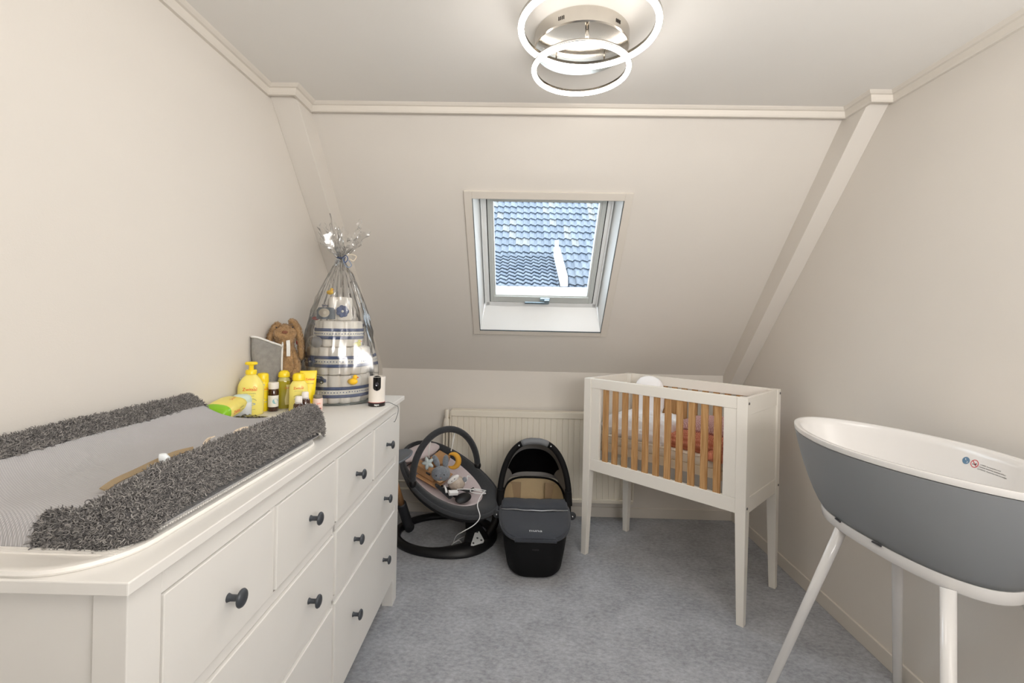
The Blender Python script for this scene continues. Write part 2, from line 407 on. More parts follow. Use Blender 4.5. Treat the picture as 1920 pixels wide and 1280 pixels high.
def roof(name, label, x0, ncol, y0, z0, pitch, row, nrow, lichen=0.0, extra=None):
    th = thing(name, label, 'roof', (x0, y0, z0), (pitch, 0, 0))
    L_ = row * nrow
    MB().bb(-0.1, ncol * TW + 0.1, -0.0, L_ + 0.1, -0.12, -0.03).build('roof_deck', mat('dark_deck', rgb(50, 56, 64), 0.8), th)
    meshes = [tile_mesh(row * 1.12, mm) for mm in M_TILE]
    for r in range(nrow):
        for c in range(ncol):
            q = random.random()
            kx = 0 if q < 0.5 else 1 if q < 0.8 else 2
            if lichen and random.random() < lichen * max(0, math.sin(c * 0.9 + 0.6 * r)) and r > 5: kx = 3
            o = bpy.data.objects.new('roof_tile', meshes[kx]); COL.objects.link(o); o.parent = th
            o.location = (c * TW + random.uniform(-.004, .004), r * row, random.uniform(0, .006)); o.rotation_euler = (0, 0, random.uniform(-.01, .01))
    # the same tiling carries on beyond the part seen through the window: joined, too far out to be picked apart
    src = meshes[0]; V0 = np.array([v.co[:] for v in src.vertices]); F0 = [tuple(p.vertices) for p in src.polygons]
    for a_, b_ in (extra or ()):
        q = MB()
        for r in range(nrow):
            for c in range(a_, b_): q.add(V0 + np.array([c * TW, r * row, 0.0]), F0)
        q.build('outer_tiling', M_TILE[0], th, kind='stuff')
        MB().bb(a_ * TW, b_ * TW, 0, L_ + .1, -0.12, -0.03).build('roof_deck', MATS['dark_deck'], th)
    return th
roof('tiled_roof', 'steep grey tiled roof of the neighbouring house, higher one with lichen spots', -1.35, 17, 16.0, 2.25, math.radians(45), 0.455, 15, 0.35, extra=((-18, 0), (17, 28)))
roof('tiled_roof', 'lower and shallower grey tiled roof at the left, below the steep roof', -1.27, 9, 14.45, 2.33, math.radians(27), 0.31, 10, extra=((-18, 0),))
vb = MB()
def slantbox(mb, a_, b_, w_, h_):
    a_, b_ = Vector(a_), Vector(b_); d_ = (b_ - a_).normalized(); s_ = Vector((1, 0, 0)) * w_ / 2; u_ = Vector((0, 0, 1)) * h_ / 2
    mb.hexa([a_ - s_ - u_, a_ + s_ - u_, b_ + s_ - u_, b_ - s_ - u_, a_ - s_ + u_, a_ + s_ + u_, b_ + s_ + u_, b_ - s_ + u_])
slantbox(vb, (1.30, 14.40, 2.55), (1.24, 17.0, 3.85), 0.22, 0.30); vb.bb(1.17, 1.30, 16.9, 17.1, 3.9, 4.25)
tag(vb.build('barge_board', mat('white_paint_outside', rgb(240, 242, 244), 0.5)), 'white slanting barge board between the two tiled roofs outside', 'board')
gt = MB().bb(-6.5, 6.0, 14.2, 14.42, 1.7, 2.36)
tag(gt.build('gutter_board', MATS['white_paint_outside']), 'long white gutter board under the tiled roofs outside', 'board')
gw = MB().bb(-6.6, 6.2, 14.5, 14.9, -3, 1.75)
tag(gw.build('house_wall', mat('outside_brick', rgb(120, 92, 78), 0.9)), 'brick wall of the neighbouring house below its white gutter', 'wall')

# ------------------------------------------------------------------ ceiling lamp
lamp = thing('ceiling_lamp', 'brushed steel ceiling lamp with two glowing rings, large and small', 'lamp', (0.178, 1.50, ZC))
M_STEEL = mat('brushed_steel', rgb(205, 200, 192), 0.17, metal=1.0, noise=(60, 0.02))
LC = Vector((0.178, 1.53, 0))
b = MB(); b.lathe([(0.150, 0), (0.153, -0.004), (0.153, -0.046), (0.150, -0.050), (0.01, -0.0505)], 64, (LC.x, LC.y, ZC))
b.build('canopy', M_STEEL, lamp, world=True, auto=35)
vh = MB()
for k0 in (-2.15, -0.95):
    for k in range(4):
        an = k0 + k * 0.035; vh.box((LC.x + .1535 * math.cos(an), LC.y + .1535 * math.sin(an), ZC - .028), (.0025, .0025, .010))
vh.build_each('vent_slot', mat('dark_slot', rgb(40, 34, 28), 0.8), lamp, world=True)
M_LED = bpy.data.materials.new('led_diffuser'); M_LED.use_nodes = True
nt = M_LED.node_tree; em = nt.nodes.new('ShaderNodeEmission'); em.inputs[0].default_value = (1.0, 0.945, 0.885, 1); em.inputs[1].default_value = LAMP_L
nt.links.new(em.outputs[0], nt.nodes['Material Output'].inputs[0])
def led_ring(c, R, r, tilt=0):
    n = 72; P = [(c[0] + R * math.cos(2 * PI * i / n), c[1] + R * math.sin(2 * PI * i / n), c[2]) for i in range(n)]
    q = MB(); q.lathe([(R + r * .98 * math.cos(a_), c[2] + r * 1.5 * math.sin(a_)) for a_ in np.linspace(-PI, 0, 11)], n, (c[0], c[1], 0), cap0=False, cap1=False); return q.build('light_ring', M_LED, lamp, world=True, smooth=True)
RINGS = (((0.180, 1.372, ZC - 0.076), 0.198, 0.0090), ((0.177, 1.522, ZC - 0.116), 0.152, 0.0078))
for c, R, r in RINGS: led_ring(c, R, r)
# thin steel carriers on the ring backs
for c, R, r in RINGS:
    q = MB(); q.lathe([(R - r, c[2] - .001), (R - r, c[2] + r), (R + r, c[2] + r), (R + r, c[2] - .001), (R - r, c[2] - .001)], 72, (c[0], c[1], 0), cap0=False, cap1=False); q.build('ring_carrier', M_STEEL, lamp, world=True, smooth=True)
b = MB(); b.tube([(0.178, 1.385, ZC - .108), (0.178, 1.395, ZC - 0.05)], .0055, 10); b.tube([(0.10, 1.566, ZC - .068), (0.10, 1.572, ZC - .05)], .003, 8); b.tube([(0.26, 1.566, ZC - .068), (0.26, 1.572, ZC - .05)], .003, 8)
b.build_each('ring_stay', M_STEEL, lamp, world=True, smooth=True)

# ------------------------------------------------------------------ chest of drawers
DX, DY, DA = -0.5328, 0.633, -0.0111    # near front corner of its top; local x = along the front (away from camera), y = back towards wall
# local frame: x = depth from front edge towards the wall, y = along the length
dres = thing('chest_of_drawers', 'long white eight-drawer chest along the left wall with dark round knobs', 'chest', (DX, DY, 0), (0, 0, -DA))
def dbox(mb, s0, s1, v0, v1, z0, z1): return mb.bb(-v1, -v0, s0, s1, z0, z1)
b = MB(); dbox(b, 0, 1.6, 0, 0.50, 0.9405, 0.96); b.build('worktop', M_WHITE, dres, bevel=0.002)
FV = 0.017
body = MB()
for s0 in (0.020, 1.515):
    for v0 in (FV, 0.43): dbox(body, s0, s0 + 0.065, v0, v0 + 0.05, 0, 0.9405)
body.build_each('corner_post', M_WHITE, dres, bevel=0.0015)
b = MB(); dbox(b, 0.028, 0.036, FV + .05, 0.43, 0.13, 0.9405); dbox(b, 1.564, 1.572, FV + .05, 0.43, 0.13, 0.9405)
b.build_each('side_panel', M_WHITE, dres)
b = MB(); dbox(b, 0.04, 1.56, 0.46, 0.472, 0.13, 0.94); b.build('back_panel', M_WHITE, dres)
b = MB(); dbox(b, 0.085, 1.515, FV, 0.05, 0.896, 0.9405); dbox(b, 0.085, 1.515, FV, 0.04, 0.125, 0.173)
dbox(b, 0.085, 1.515, FV + .003, 0.04, 0.670, 0.694); dbox(b, 0.085, 1.515, FV + .003, 0.04, 0.449, 0.468)
dbox(b, 0.783, 0.799, FV + .003, 0.04, 0.173, 0.896); dbox(b, 0.412, 0.4335, FV + .003, 0.04, 0.694, 0.896); dbox(b, 1.149, 1.179, FV + .003, 0.04, 0.694, 0.896)
dbox(b, 0.085, 1.515, 0.30, 0.46, 0.13, 0.15)
b.build_each('frame_rail', M_WHITE, dres, bevel=0.001)
M_KNOB = mat('dark_metal_knob', rgb(72, 76, 82), 0.38, metal=0.35)
fronts = [(0.086, 0.411, 0.697, 0.894, [0.252]), (0.4345, 0.782, 0.697, 0.894, [0.611]), (0.800, 1.148, 0.697, 0.894, [0.974]), (1.180, 1.513, 0.697, 0.894, [1.354]),
          (0.086, 0.782, 0.471, 0.667, [0.252, 0.611]), (0.800, 1.513, 0.471, 0.667, [0.966, 1.332]),
          (0.086, 0.782, 0.176, 0.446, [0.252, 0.611]), (0.800, 1.513, 0.176, 0.446, [0.966, 1.332])]
knob0 = None
for s0, s1, z0, z1, ks in fronts:
    b = MB(); dbox(b, s0 + .0012, s1 - .0012, FV - 0.003, 0.035, z0 + .0012, z1 - .0012)
    dr = b.build('drawer', M_WHITE, dres, bevel=0.0016)
    bx = MB(); dbox(bx, s0 + .02, s1 - .02, 0.036, 0.42, z0 + .02, z0 + .03); bx.build('drawer_bottom', M_WHITE, dr)
    kz = 0.790 if z0 > .6 else (0.568 if z0 > .4 else 0.309)
    for s in ks:
        kb = MB(); kb.lathe([(0.0085, 0), (0.0075, 0.002), (0.0062, 0.006), (0.0062, 0.018), (0.009, 0.021), (0.0165, 0.024), (0.0175, 0.0265), (0.0155, 0.030), (0.010, 0.0325), (0.002, 0.0335)], 24, (-FV + .003, s, kz), M=Matrix.Rotation(PI / 2, 3, 'Y'))
        kb.build('knob', M_KNOB, dr, smooth=True)
def dtop(s, v, z=0.96):
    """world position of a point on the chest: s along the length, v back from the front edge"""
    return (DX - v * math.cos(-DA) + 0 - s * math.sin(-DA) , DY + s * math.cos(-DA) - v * math.sin(-DA), z)

# ------------------------------------------------------------------ radiator
rad = thing('radiator', 'cream ribbed panel radiator on the low back wall', 'radiator', (0.16, 3.16, 0.126))
M_RAD = mat('radiator_cream', rgb(230, 223, 208), 0.5)
RX0, RX1, RY = -0.450, 0.76, 3.120
b = MB(); G = []
nrib = 31; pitch = (RX1 - RX0) / nrib
xs = []; ys = []
for i in range(nrib):
    x = RX0 + i * pitch; xs += [x + .002, x + pitch * .46, x + pitch * .90, x + pitch * .94, x + pitch * .98]; ys += [0.0, 0.0, 0.0, 0.004, 0.004]
for z in (0.150, 0.685): G.append([(x, RY + y, z) for x, y in zip(xs, ys)])
b.grid(np.array(G)); b.bb(RX0, RX1, RY + .0045, RY + .014, .14, .70); b.bb(RX0, RX1, RY + .055, RY + .065, .14, .70)
b.build('panel', M_RAD, rad, world=True)
b = MB(); b.bb(RX0 - .004, RX1 + .004, RY - .006, RY + .010, 0.683, 0.722); b.bb(RX0 - .004, RX1 + .004, RY - .006, RY + .070, 0.718, 0.7235); b.bb(RX0 - .004, RX1 + .004, RY - .010, RY + .012, 0.128, 0.152)
b.build_each('edge_rail', M_RAD, rad, world=True, bevel=0.003)
b = MB(); b.bb(RX0 - .012, RX0 - .001, RY - .004, RY + .075, .14, .715); b.bb(RX1 + .001, RX1 + .012, RY - .004, RY + .075, .14, .715); b.build_each('side_cover', M_RAD, rad, world=True, bevel=0.003)
b = MB()
for x in (-.25, .55): b.bb(x - .02, x + .02, RY + .066, YB, .2, .6)
b.build_each('wall_bracket', M_RAD, rad, world=True)
b = MB(); b.tube(smooth_path([(RX0 + .0, RY + .03, .672), (-.475, RY + .03, .672), (-.484, RY + .03, .66)]), .011, 10); b.tube([(-.484, RY + .03, .67), (-.484, RY + .03, .2)], .0075, 10)
b.tube([(-.505, RY + .03, .60), (-.505, RY + .03, .2)], .0060, 10)
b.build_each('pipe', M_RAD, rad, world=True, smooth=True)
b = MB(); b.lathe([(0.010, .060), (0.014, .055), (0.016, .03), (0.014, .0), (.017, -.002), (.021, -.02), (.022, -.05), (.018, -.062), (.005, -.064)], 20, (-.484, RY + .012, .665))
for k in range(10):
    an = 2 * PI * k / 10; b.box((-.484 + .021 * math.cos(an), RY + .012 + .021 * math.sin(an), .628), (.004, .004, .036))
b.build('thermostat_knob', mat('valve_white', rgb(226, 220, 208), 0.4), rad, world=True, auto=40)
b = MB(); b.tube([(XL + .02, YB - .03, .215), (-.484, YB - .03, .215)], .0085, 10); b.tube([(XL + .02, YB - .03, .165), (-.46, YB - .03, .165), (-.44, RY + .03, .165)], .0085, 10)
b.build_each('feed_pipe', M_RAD, rad, world=True, smooth=True)

# ------------------------------------------------------------------ crib
CA = math.radians(-44.5); CL, CW, CH = 0.888, 0.468, 1.010
crib = thing('crib', 'white high-legged crib with upright oak slats in the right back corner', 'crib', (0.372, 2.699, 0), (0, 0, CA))
M_CRIB = mat('crib_white', rgb(234, 230, 222), 0.42)
M_OAK = mat('oak', rgb(196, 156, 108), 0.5, wood=((90, 90, 5), rgb(164, 120, 74)), spec=0.35)
PW, PD = 0.046, 0.046
for ix in (0, 1):
    for iy in (0, 1):
        x0 = 0 if ix == 0 else CL; sx = 1 if ix == 0 else -1; y0 = 0 if iy == 0 else CW; sy = 1 if iy == 0 else -1
        b = MB(); R = []
        for z, wx, wy in ((0.0, 0.030, 0.030), (0.004, .031, .031), (0.488, PW, PD), (CH, PW, PD)):
            R.append([(x0, y0, z), (x0 + sx * wx, y0, z), (x0 + sx * wx, y0 + sy * wy, z), (x0, y0 + sy * wy, z)])
        if sx * sy < 0: R = [r_[::-1] for r_ in R]
        b.loft(R); b.build('leg', M_CRIB, crib, bevel=0.0015)
        q = MB(); q.lathe([(.012, -.0), (.012, .004)], 12, (x0 + sx * .015, y0 + sy * .015, -.003)); q.build('glide', mat('felt_grey', rgb(120, 118, 114), 0.9), crib)
rt = 0.022
for iy in (0, 1):
    yf = 0.004 if iy == 0 else CW - 0.004 - rt
    b = MB(); b.bb(PW, CL - PW, yf, yf + rt, 0.956, CH); b.build('top_rail', M_CRIB, crib, bevel=0.002)
    b = MB(); b.bb(PW, CL - PW, yf, yf + rt, 0.490, 0.556); b.build('bottom_rail', M_CRIB, crib, bevel=0.002)
    b = MB(); b.bb(PW, 0.104, yf + .001, yf + rt - .001, .5565, .9555); b.bb(0.784, CL - PW, yf + .001, yf + rt - .001, .5565, .9555); b.build_each('stile', M_CRIB, crib, bevel=0.0015)
    for k in range(11):
        xc = 0.1405 + k * 0.0614
        b = MB(); b.bb(xc - .0165, xc + .0165, yf + .005, yf + .017, .550, .962)
        b.build('slat', M_OAK, crib, bevel=0.0015)
# caps over the rails so that the top runs through
for x0, x1 in ((0.004, 0.022), (CL - .022, CL - .004)):
    b = MB(); b.bb(x0, x1, PD, CW - PD, .930, CH); b.bb(x0, x1, PD, CW - PD, .490, .560); b.build_each('end_rail', M_CRIB, crib, bevel=0.002)
    b = MB(); b.bb(x0 + .004, x1 - .004, PD - .002, CW - PD + .002, .555, .935); b.build('end_panel', M_CRIB, crib)
bl = MB(); 
for y, z in ((.016, .985), (.016, .520), (CW - .016, .990), (CW - .016, .525)):
    bl.lathe([(.0055, 0), (.0065, .001), (.005, .003), (.002, .0035)], 12, (CL, y, z), M=Matrix.Rotation(PI / 2, 3, 'Y'))
bl.build_each('bolt', mat('bolt_steel', rgb(120, 118, 116), 0.3, metal=1), crib, smooth=True)
b = MB(); b.bb(.03, CL - .03, .045, .067, .605, .648); b.bb(.03, CL - .03, CW - .067, CW - .045, .605, .648)
for k in range(7): xc = .07 + k * .125; b.bb(xc - .03, xc + .03, .05, CW - .05, .638, .6475)
b.build_each('bed_slat', mat('pale_wood', rgb(228, 214, 190), 0.5), crib, bevel=.001)

# ------------------------------------------------------------------ baby bath on its stand
bath = thing('baby_bath', 'grey oval baby bath with white inside on a white four-legged stand by the right wall', 'bath', (1.168, 1.422, 0), (0, 0, 0.06 + PI / 2))
M_BW = mat('bath_white_plastic', rgb(222, 220, 218), 0.16, spec=0.5)
M_BG = mat('bath_grey_plastic', rgb(140, 143, 146), 0.5, spec=0.3, noise=(8, .01))
ZR = 0.980
def br(z, f, inset=0.0, n=1.85, seg=64):
    """horizontal section of the tub; f=0 at the ring, 1 at the rim. local x = long axis (towards the window)"""
    a_ = 0.292 + (0.430 - 0.292) * f ** 0.85 - inset; b_ = 0.128 + (0.226 - 0.128) * f ** 0.75 - inset
    nn = 2.35 + (1.80 - 2.35) * f
    return se_ring(0.004 * (1 - f), 0, z, a_, b_, nn, seg)
fs = [0, .08, .2, .35, .5, .65, .8, .92, 1.0]
b = MB(); b.loft([br(0.712 + (ZR - .018 - .712) * f, f) for f in fs], True, False); b.build('tub_shell', M_BG, bath, smooth=True)
b = MB(); b.loft([br(ZR - .016, 1, -.001), br(ZR - .004, 1, -.003), br(ZR - .0005, 1, -.002), br(ZR, 1, 0.001), br(ZR - .0005, 1, .013), br(ZR - .004, 1, .017)] +
                 [br(0.748 + (ZR - .006 - .748) * f, f * .985, .019) for f in fs[::-1]] + [br(0.742, 0, .05), br(.741, 0, .1)], False, True)
b.build('inner_tub', M_BW, bath, auto=60)
b = MB(); b.loft([br(0.677, 0, .012), br(0.677, 0, .002), br(.680, 0, 0), br(0.708, 0, -.003), br(0.711, 0, -.002), br(.711, 0, .01)], True, False); b.build('stand_ring', M_BW, bath, auto=40)
b = MB()
for x_ in (0.115, -0.045):   # small clip recesses on the room side of the ring
    y_ = 0.131 * (1 - (x_ / .295) ** 2.35) ** (1 / 2.35); dy_ = -0.131 * (x_ / .295) * 1.2
    b.box((x_, y_ + .0005, .7095), (.030, .005, .004), Matrix.Rotation(math.atan2(dy_, .295), 3, 'Z'))
b.build_each('clip_slot', mat('slot_dark', rgb(70, 70, 72), 0.6), bath)
b = MB()   # moulded seat step inside the tub
b.loft([se_ring(-.15, 0, .745, .09, .070, 3.2, 24), se_ring(-.16, 0, .80, .10, .080, 3.2, 24), se_ring(-.16, 0, .815, .095, .076, 3.2, 24)])
b.loft([se_ring(-.06, 0, .74, .05, .05, 3, 24), se_ring(-.06, 0, .835, .045, .045, 3, 24), se_ring(-.06, 0, .842, .035, .035, 3, 24)])
b.build('seat_step', M_BW, bath, auto=50)
for top, foot in (((1.058, 1.540), (0.940, 1.735)), ((1.262, 1.575), (1.437, 1.778)), ((1.082, 1.190), (0.945, 1.020)), ((1.282, 1.205), (1.430, 1.020))):
    b = MB(); t_ = Vector((*top, .684)); f_ = Vector((*foot, 0.008)); d_ = (t_ - f_)
    b.tube([f_ - Vector((0, 0, .008)), f_, f_ + d_ * .5, t_], [.0125, .0145, .0150, .0165], 20); b.build('leg', M_BW, bath, world=True, smooth=True)
# printed warnings on the wall-side inner face
def inner_pt(xl, z, off=.0008):
    f = (z - .748) / (ZR - .006 - .748); f = max(0, min(1, f)); R = br(z, f * .985, .019, seg=256)
    R = R[R[:, 1] < 0]; i = np.argmin(abs(R[:, 0] - xl)); j = min(i + 1, len(R) - 1)
    return np.array([xl, R[i, 1] + off, z])
def bath_print(V, F, xc, zc, name, material, label=None):
    V2 = [inner_pt(xc - v[0], zc + v[1]) for v in V]
    MB().add(V2, F).build(name, material, bath, label=label)
def disc(r, n=28, r0=0.0):
    a_ = np.arange(n) * 2 * PI / n
    if r0 == 0: return np.c_[np.cos(a_) * r, np.sin(a_) * r, 0 * a_], [tuple(range(n))]
    V = np.concatenate([np.c_[np.cos(a_) * r, np.sin(a_) * r, 0 * a_], np.c_[np.cos(a_) * r0, np.sin(a_) * r0, 0 * a_]])
    return V, [(i, (i + 1) % n, n + (i + 1) % n, n + i) for i in range(n)]
M_PB = mat('print_blue', rgb(88, 122, 150), 0.4); M_PR = mat('print_red', rgb(196, 40, 52), 0.4); M_PK = mat('print_black', rgb(52, 52, 54), 0.5)
BXC = 0.012; BZC = 0.936

def bath_marks():
    # pictograms and three lines of small print
    V, F = disc(.0105); bath_print(V, F, BXC, BZC, 'pictogram', M_PB)
    for pts, m_ in ((MB().box((-.001, .000, 0), (.009, .003, .0)).v[0], M_BW),):
        pass
    V, F = disc(.0022, 12); V = V + np.array([-.003, .0035, 0]); bath_print(V, F, BXC, BZC, 'pictogram', M_BW)
    V = np.array([(-.006, -.005, 0), (.006, -.005, 0), (.006, -.002, 0), (.001, .003, 0), (-.001, .001, 0), (.002, -.002, 0), (-.006, -.0025, 0)]); bath_print(V, [tuple(range(7))], BXC, BZC, 'pictogram', M_BW)
    V, F = disc(.0115, 28, .0095); bath_print(V, F, BXC - .026, BZC - .002, 'pictogram', M_PR)
    V = np.array([(-.0075, .006, 0), (-.006, .0075, 0), (.0075, -.006, 0), (.006, -.0075, 0)]); bath_print(V, [(0, 1, 2, 3)], BXC - .026, BZC - .002, 'pictogram', M_PR)
    V, F = disc(.0018, 12); bath_print(V + np.array([-.004, -.002, 0]), F, BXC - .026, BZC - .002, 'pictogram', M_PK)
    V = np.array([(-.002, -.003, 0), (.005, -.005, 0), (.006, .003, 0), (.003, .002, 0)]); bath_print(V, [(0, 1, 2, 3)], BXC - .026, BZC - .002, 'pictogram', M_PK)
    for i, (s, ln_) in enumerate((('1) WARNING:  Never leave baby alone in the bath.', .062), ('2) WARNUNG:  Das Kind niemals unbeaufsichtigt im Bad lassen.', .080), ('3) ATTENTION:  Ne jamais laisser le bebe sans surveillance.', .088))):
        V, F = text_geo(s, .0044, .00004)
        V[:, 0] -= V[:, 0].min(); V[:, 0] *= ln_ / V[:, 0].max()
        bath_print(V, F, BXC - .042 + .002 * i, BZC - .000 - .0065 * i, 'warning_print', M_PK)
bath_marks()

# ------------------------------------------------------------------ generic soft goods helpers
def tufts(points, normals, length, width, spread=0.9, curl=0.6, seed=3, segs=3):
    """many small curled three-sided fibres, one joined mesh (uncountable pile)"""
    rg = np.random.default_rng(seed); n = len(points)
    P = np.asarray(points); Nn = np.asarray(normals)
    d = Nn + rg.normal(size=(n, 3)) * spread * 0.5; d /= np.linalg.norm(d, axis=1)[:, None]
    rnd = rg.normal(size=(n, 3)); s = np.cross(d, rnd); s /= np.linalg.norm(s, axis=1)[:, None]; t = np.cross(d, s)
    L_ = length * rg.uniform(0.7, 1.25, n)[:, None]
    c = P.copy(); rings = []; dirv = d.copy()
    for i in range(segs + 1):
        w_ = width * (1 - 0.55 * i / segs)
        for k in range(3):
            an = 2 * PI * k / 3; rings.append(c + s * math.cos(an) * w_ + t * math.sin(an) * w_)
        dirv = dirv + s * curl * (0.55); dirv /= np.linalg.norm(dirv, axis=1)[:, None]
        s2 = np.cross(dirv, t); s2 /= np.linalg.norm(s2, axis=1)[:, None]; 
        s = -s2; c = c + dirv * L_ / segs
    V = np.stack(rings, 1)  # n, 3*(segs+1), 3
    F = []
    base = []
    for i in range(segs):
        for k in range(3): base.append((i * 3 + k, i * 3 + (k + 1) % 3, (i + 1) * 3 + (k + 1) % 3, (i + 1) * 3 + k))
    base = np.array(base); m_ = V.shape[1]
    Fa = (base[None] + (np.arange(n) * m_)[:, None, None]).reshape(-1, 4)
    return V.reshape(-1, 3), Fa
def raw_mesh(name, V, F, material, parent=None, world=False, smooth=True, kind=None, label=None):
    me = bpy.data.meshes.new(name)
    if parent is not None and world:
        Mi = np.array(parent_matrix(parent).inverted()); V = V @ Mi[:3, :3].T + Mi[:3, 3]
    nv, nf = len(V), len(F); k = F.shape[1]
    me.vertices.add(nv); me.vertices.foreach_set('co', V.astype(np.float32).ravel())
    me.loops.add(nf * k); me.loops.foreach_set('vertex_index', F.astype(np.int32).ravel())
    me.polygons.add(nf); me.polygons.foreach_set('loop_start', np.arange(0, nf * k, k, dtype=np.int32)); me.polygons.foreach_set('loop_total', np.full(nf, k, dtype=np.int32))
    me.update(calc_edges=True)
    if smooth: me.polygons.foreach_set('use_smooth', [True] * nf)
    me.materials.append(material)
    o = bpy.data.objects.new(name, me); COL.objects.link(o)
    if parent: o.parent = parent
    if kind: o['kind'] = kind
    if label: o['label'] = label
    return o
def grid_samples(G, n, mask, rg):
    """random points and normals on a (a,b,3) grid where mask(i,j cell)"""
    a, b = G.shape[:2]
    P00 = G[:-1, :-1]; P10 = G[1:, :-1]; P01 = G[:-1, 1:]; P11 = G[1:, 1:]
    e1 = P10 - P00; e2 = P01 - P00; nn = np.cross(e1, e2); area = np.linalg.norm(nn, axis=2)
    w_ = (area * mask).ravel(); w_ = w_ / w_.sum(); idx = rg.choice(len(w_), n, p=w_)
    i, j = np.unravel_index(idx, area.shape); u = rg.random(n)[:, None]; v = rg.random(n)[:, None]
    pts = P00[i, j] * (1 - u) * (1 - v) + P10[i, j] * u * (1 - v) + P01[i, j] * (1 - u) * v + P11[i, j] * u * v
    nr = nn[i, j] / (np.linalg.norm(nn[i, j], axis=1)[:, None] + 1e-12)
    return pts, nr

# ------------------------------------------------------------------ changing base and changing mat (on the near half of the chest)
CB = thing('changing_tray', 'flat white ribbed changing tray with rounded corners under the grey changing mat', 'tray', dtop(0.40, 0.27))
b = MB()
def rrect(x0, x1, y0, y1, z, r, seg=8):
    P = []
    for cx, cy, a0 in ((x1 - r, y1 - r, 0), (x0 + r, y1 - r, PI / 2), (x0 + r, y0 + r, PI), (x1 - r, y0 + r, 1.5 * PI)):
        for k in range(seg + 1):
            an = a0 + PI / 2 * k / seg; P.append((cx + r * math.cos(an), cy + r * math.sin(an), z))
    return P
bx0, bx1, by0, by1 = -1.038, -0.582, 0.636, 1.405
b.loft([rrect(bx0, bx1, by0, by1, .9605, .11), rrect(bx0 - .002, bx1 + .002, by0 - .002, by1 + .002, .964, .112), rrect(bx0, bx1, by0, by1, .969, .11), rrect(bx0 + .012, bx1 - .012, by0 + .012, by1 - .012, .9695, .1), rrect(bx0 + .014, bx1 - .014, by0 + .014, by1 - .014, .9675, .1)])
M_CB = mat('changing_base_white', rgb(236, 233, 228), 0.5)
b.build('rim', M_CB, CB, world=True, auto=50)
b = MB(); k = 0
yy = by0 + .05
while yy < by1 - .05:
    b.bb(bx0 + .03, bx1 - .018, yy, yy + .003, .9670, .9698); yy += .0065
b.build('ribbing', M_CB, CB, world=True, kind='stuff')

MAT = thing('changing_mat', 'dark grey terry changing mat with raised sides and pale grey middle on the chest', 'changing mat', (-0.805, 1.07, 0.97))
MX0, MX1, MY0, MY1 = -1.050, -0.592, 0.697, 1.452
NXs, NYs = 61, 81
def mat_top(sx, ty):
    """sx in -1..1 across (1 = room side), ty 0..1 along; returns height over the base"""
    crest = 0.030 + (0.062 + .020 * (sx < 0)) * np.clip((ty + .02) / .16, 0, 1) ** 0.7
    mid = 0.048
    a_ = np.abs(sx)
    prof = np.where(a_ < 0.80, mid + (crest - mid) * (a_ / 0.80) ** 2.6, crest * np.sqrt(np.clip(1 - ((a_ - 0.80) / 0.205) ** 2.6, 0, 1)))
    end = np.sqrt(np.clip(1 - (np.clip((0.05 - ty) / 0.05, 0, 1)) ** 3, 0, 1)) * np.sqrt(np.clip(1 - (np.clip((ty - 0.95) / 0.05, 0, 1)) ** 2.2, 0, 1))
    return prof * np.maximum(end, 0.0)
sx = np.sin(np.linspace(-PI / 2, PI / 2, NXs)); sx = 0.5 * sx + 0.5 * np.linspace(-1, 1, NXs)
ty = np.concatenate([[0, .0015, .004, .008, .014, .022], np.linspace(.03, .95, NYs - 12), [.965, .98, .99, .996, .999, 1.0]])
SXg, TYg = np.meshgrid(sx, ty)
Z = mat_top(SXg, TYg)
XX = MX0 + (MX1 - MX0) * (SXg + 1) / 2
# rounded plan corners
cr = 0.06
YY = MY0 + (MY1 - MY0) * TYg
inx = np.clip((np.abs(SXg) - 0.80) / 0.2, 0, 1)
YY = np.where(TYg < 0.5, YY + (1 - np.sqrt(1 - inx ** 2 * .98)) * cr * (1 - TYg * 2), YY - (1 - np.sqrt(1 - inx ** 2 * .98)) * cr * (TYg * 2 - 1))
YY = YY + 0.012 * (1 - SXg ** 2) * (TYg - .5) * -1.0
Z = Z + 0.002 * fbm(XX * 12, YY * 9) * (Z > .01)
G = np.stack([XX, YY, Z + 0.9700], 2)
terry = (SXg > 0.74) | (SXg < -.62) | ((TYg < 0.035) & (np.abs(SXg + 0.0) > 0.30)) | ((TYg < 0.11) & (np.abs(SXg) > 0.62))
tc_ = terry[:-1, :-1] & terry[1:, 1:]
M_TERRY = mat('terry_dark', rgb(82, 80, 80), 0.95, noise=(40, .2), sheen=.3, spec=.1)
M_MESHG = mat('mesh_cloth_grey', rgb(204, 202, 203), 0.9, weave=(90, rgb(176, 175, 177), 0.5), spec=.1)
idx = np.arange(NXs * G.shape[0]).reshape(G.shape[0], NXs)
def cells(mask):
    i, j = np.nonzero(mask); return np.stack([idx[i, j], idx[i, j + 1], idx[i + 1, j + 1], idx[i + 1, j]], 1)
raw_mesh('terry_cover', G.reshape(-1, 3), cells(tc_), M_TERRY, MAT, world=True)
raw_mesh('mesh_cover', G.reshape(-1, 3) - np.array([0, 0, .001]), cells(~tc_), M_MESHG, MAT, world=True, label='pale grey honeycomb middle of the mat')
b = MB(); b.loft([rrect(MX0 + .012, MX1 - .012, MY0 + .01, MY1 - .01, .9702, .05), rrect(MX0 + .012, MX1 - .012, MY0 + .01, MY1 - .01, .9725, .05)]); b.build('underside', M_MESHG, MAT, world=True)
rg = np.random.default_rng(5)
pts, nr = grid_samples(G, 34000, tc_.astype(float), rg)
keep = pts[:, 2] > .9715; pts, nr = pts[keep], nr[keep]
V, F = tufts(pts - nr * .002, nr, 0.0105, 0.0015, spread=1.1, curl=1.5, seed=4, segs=4)
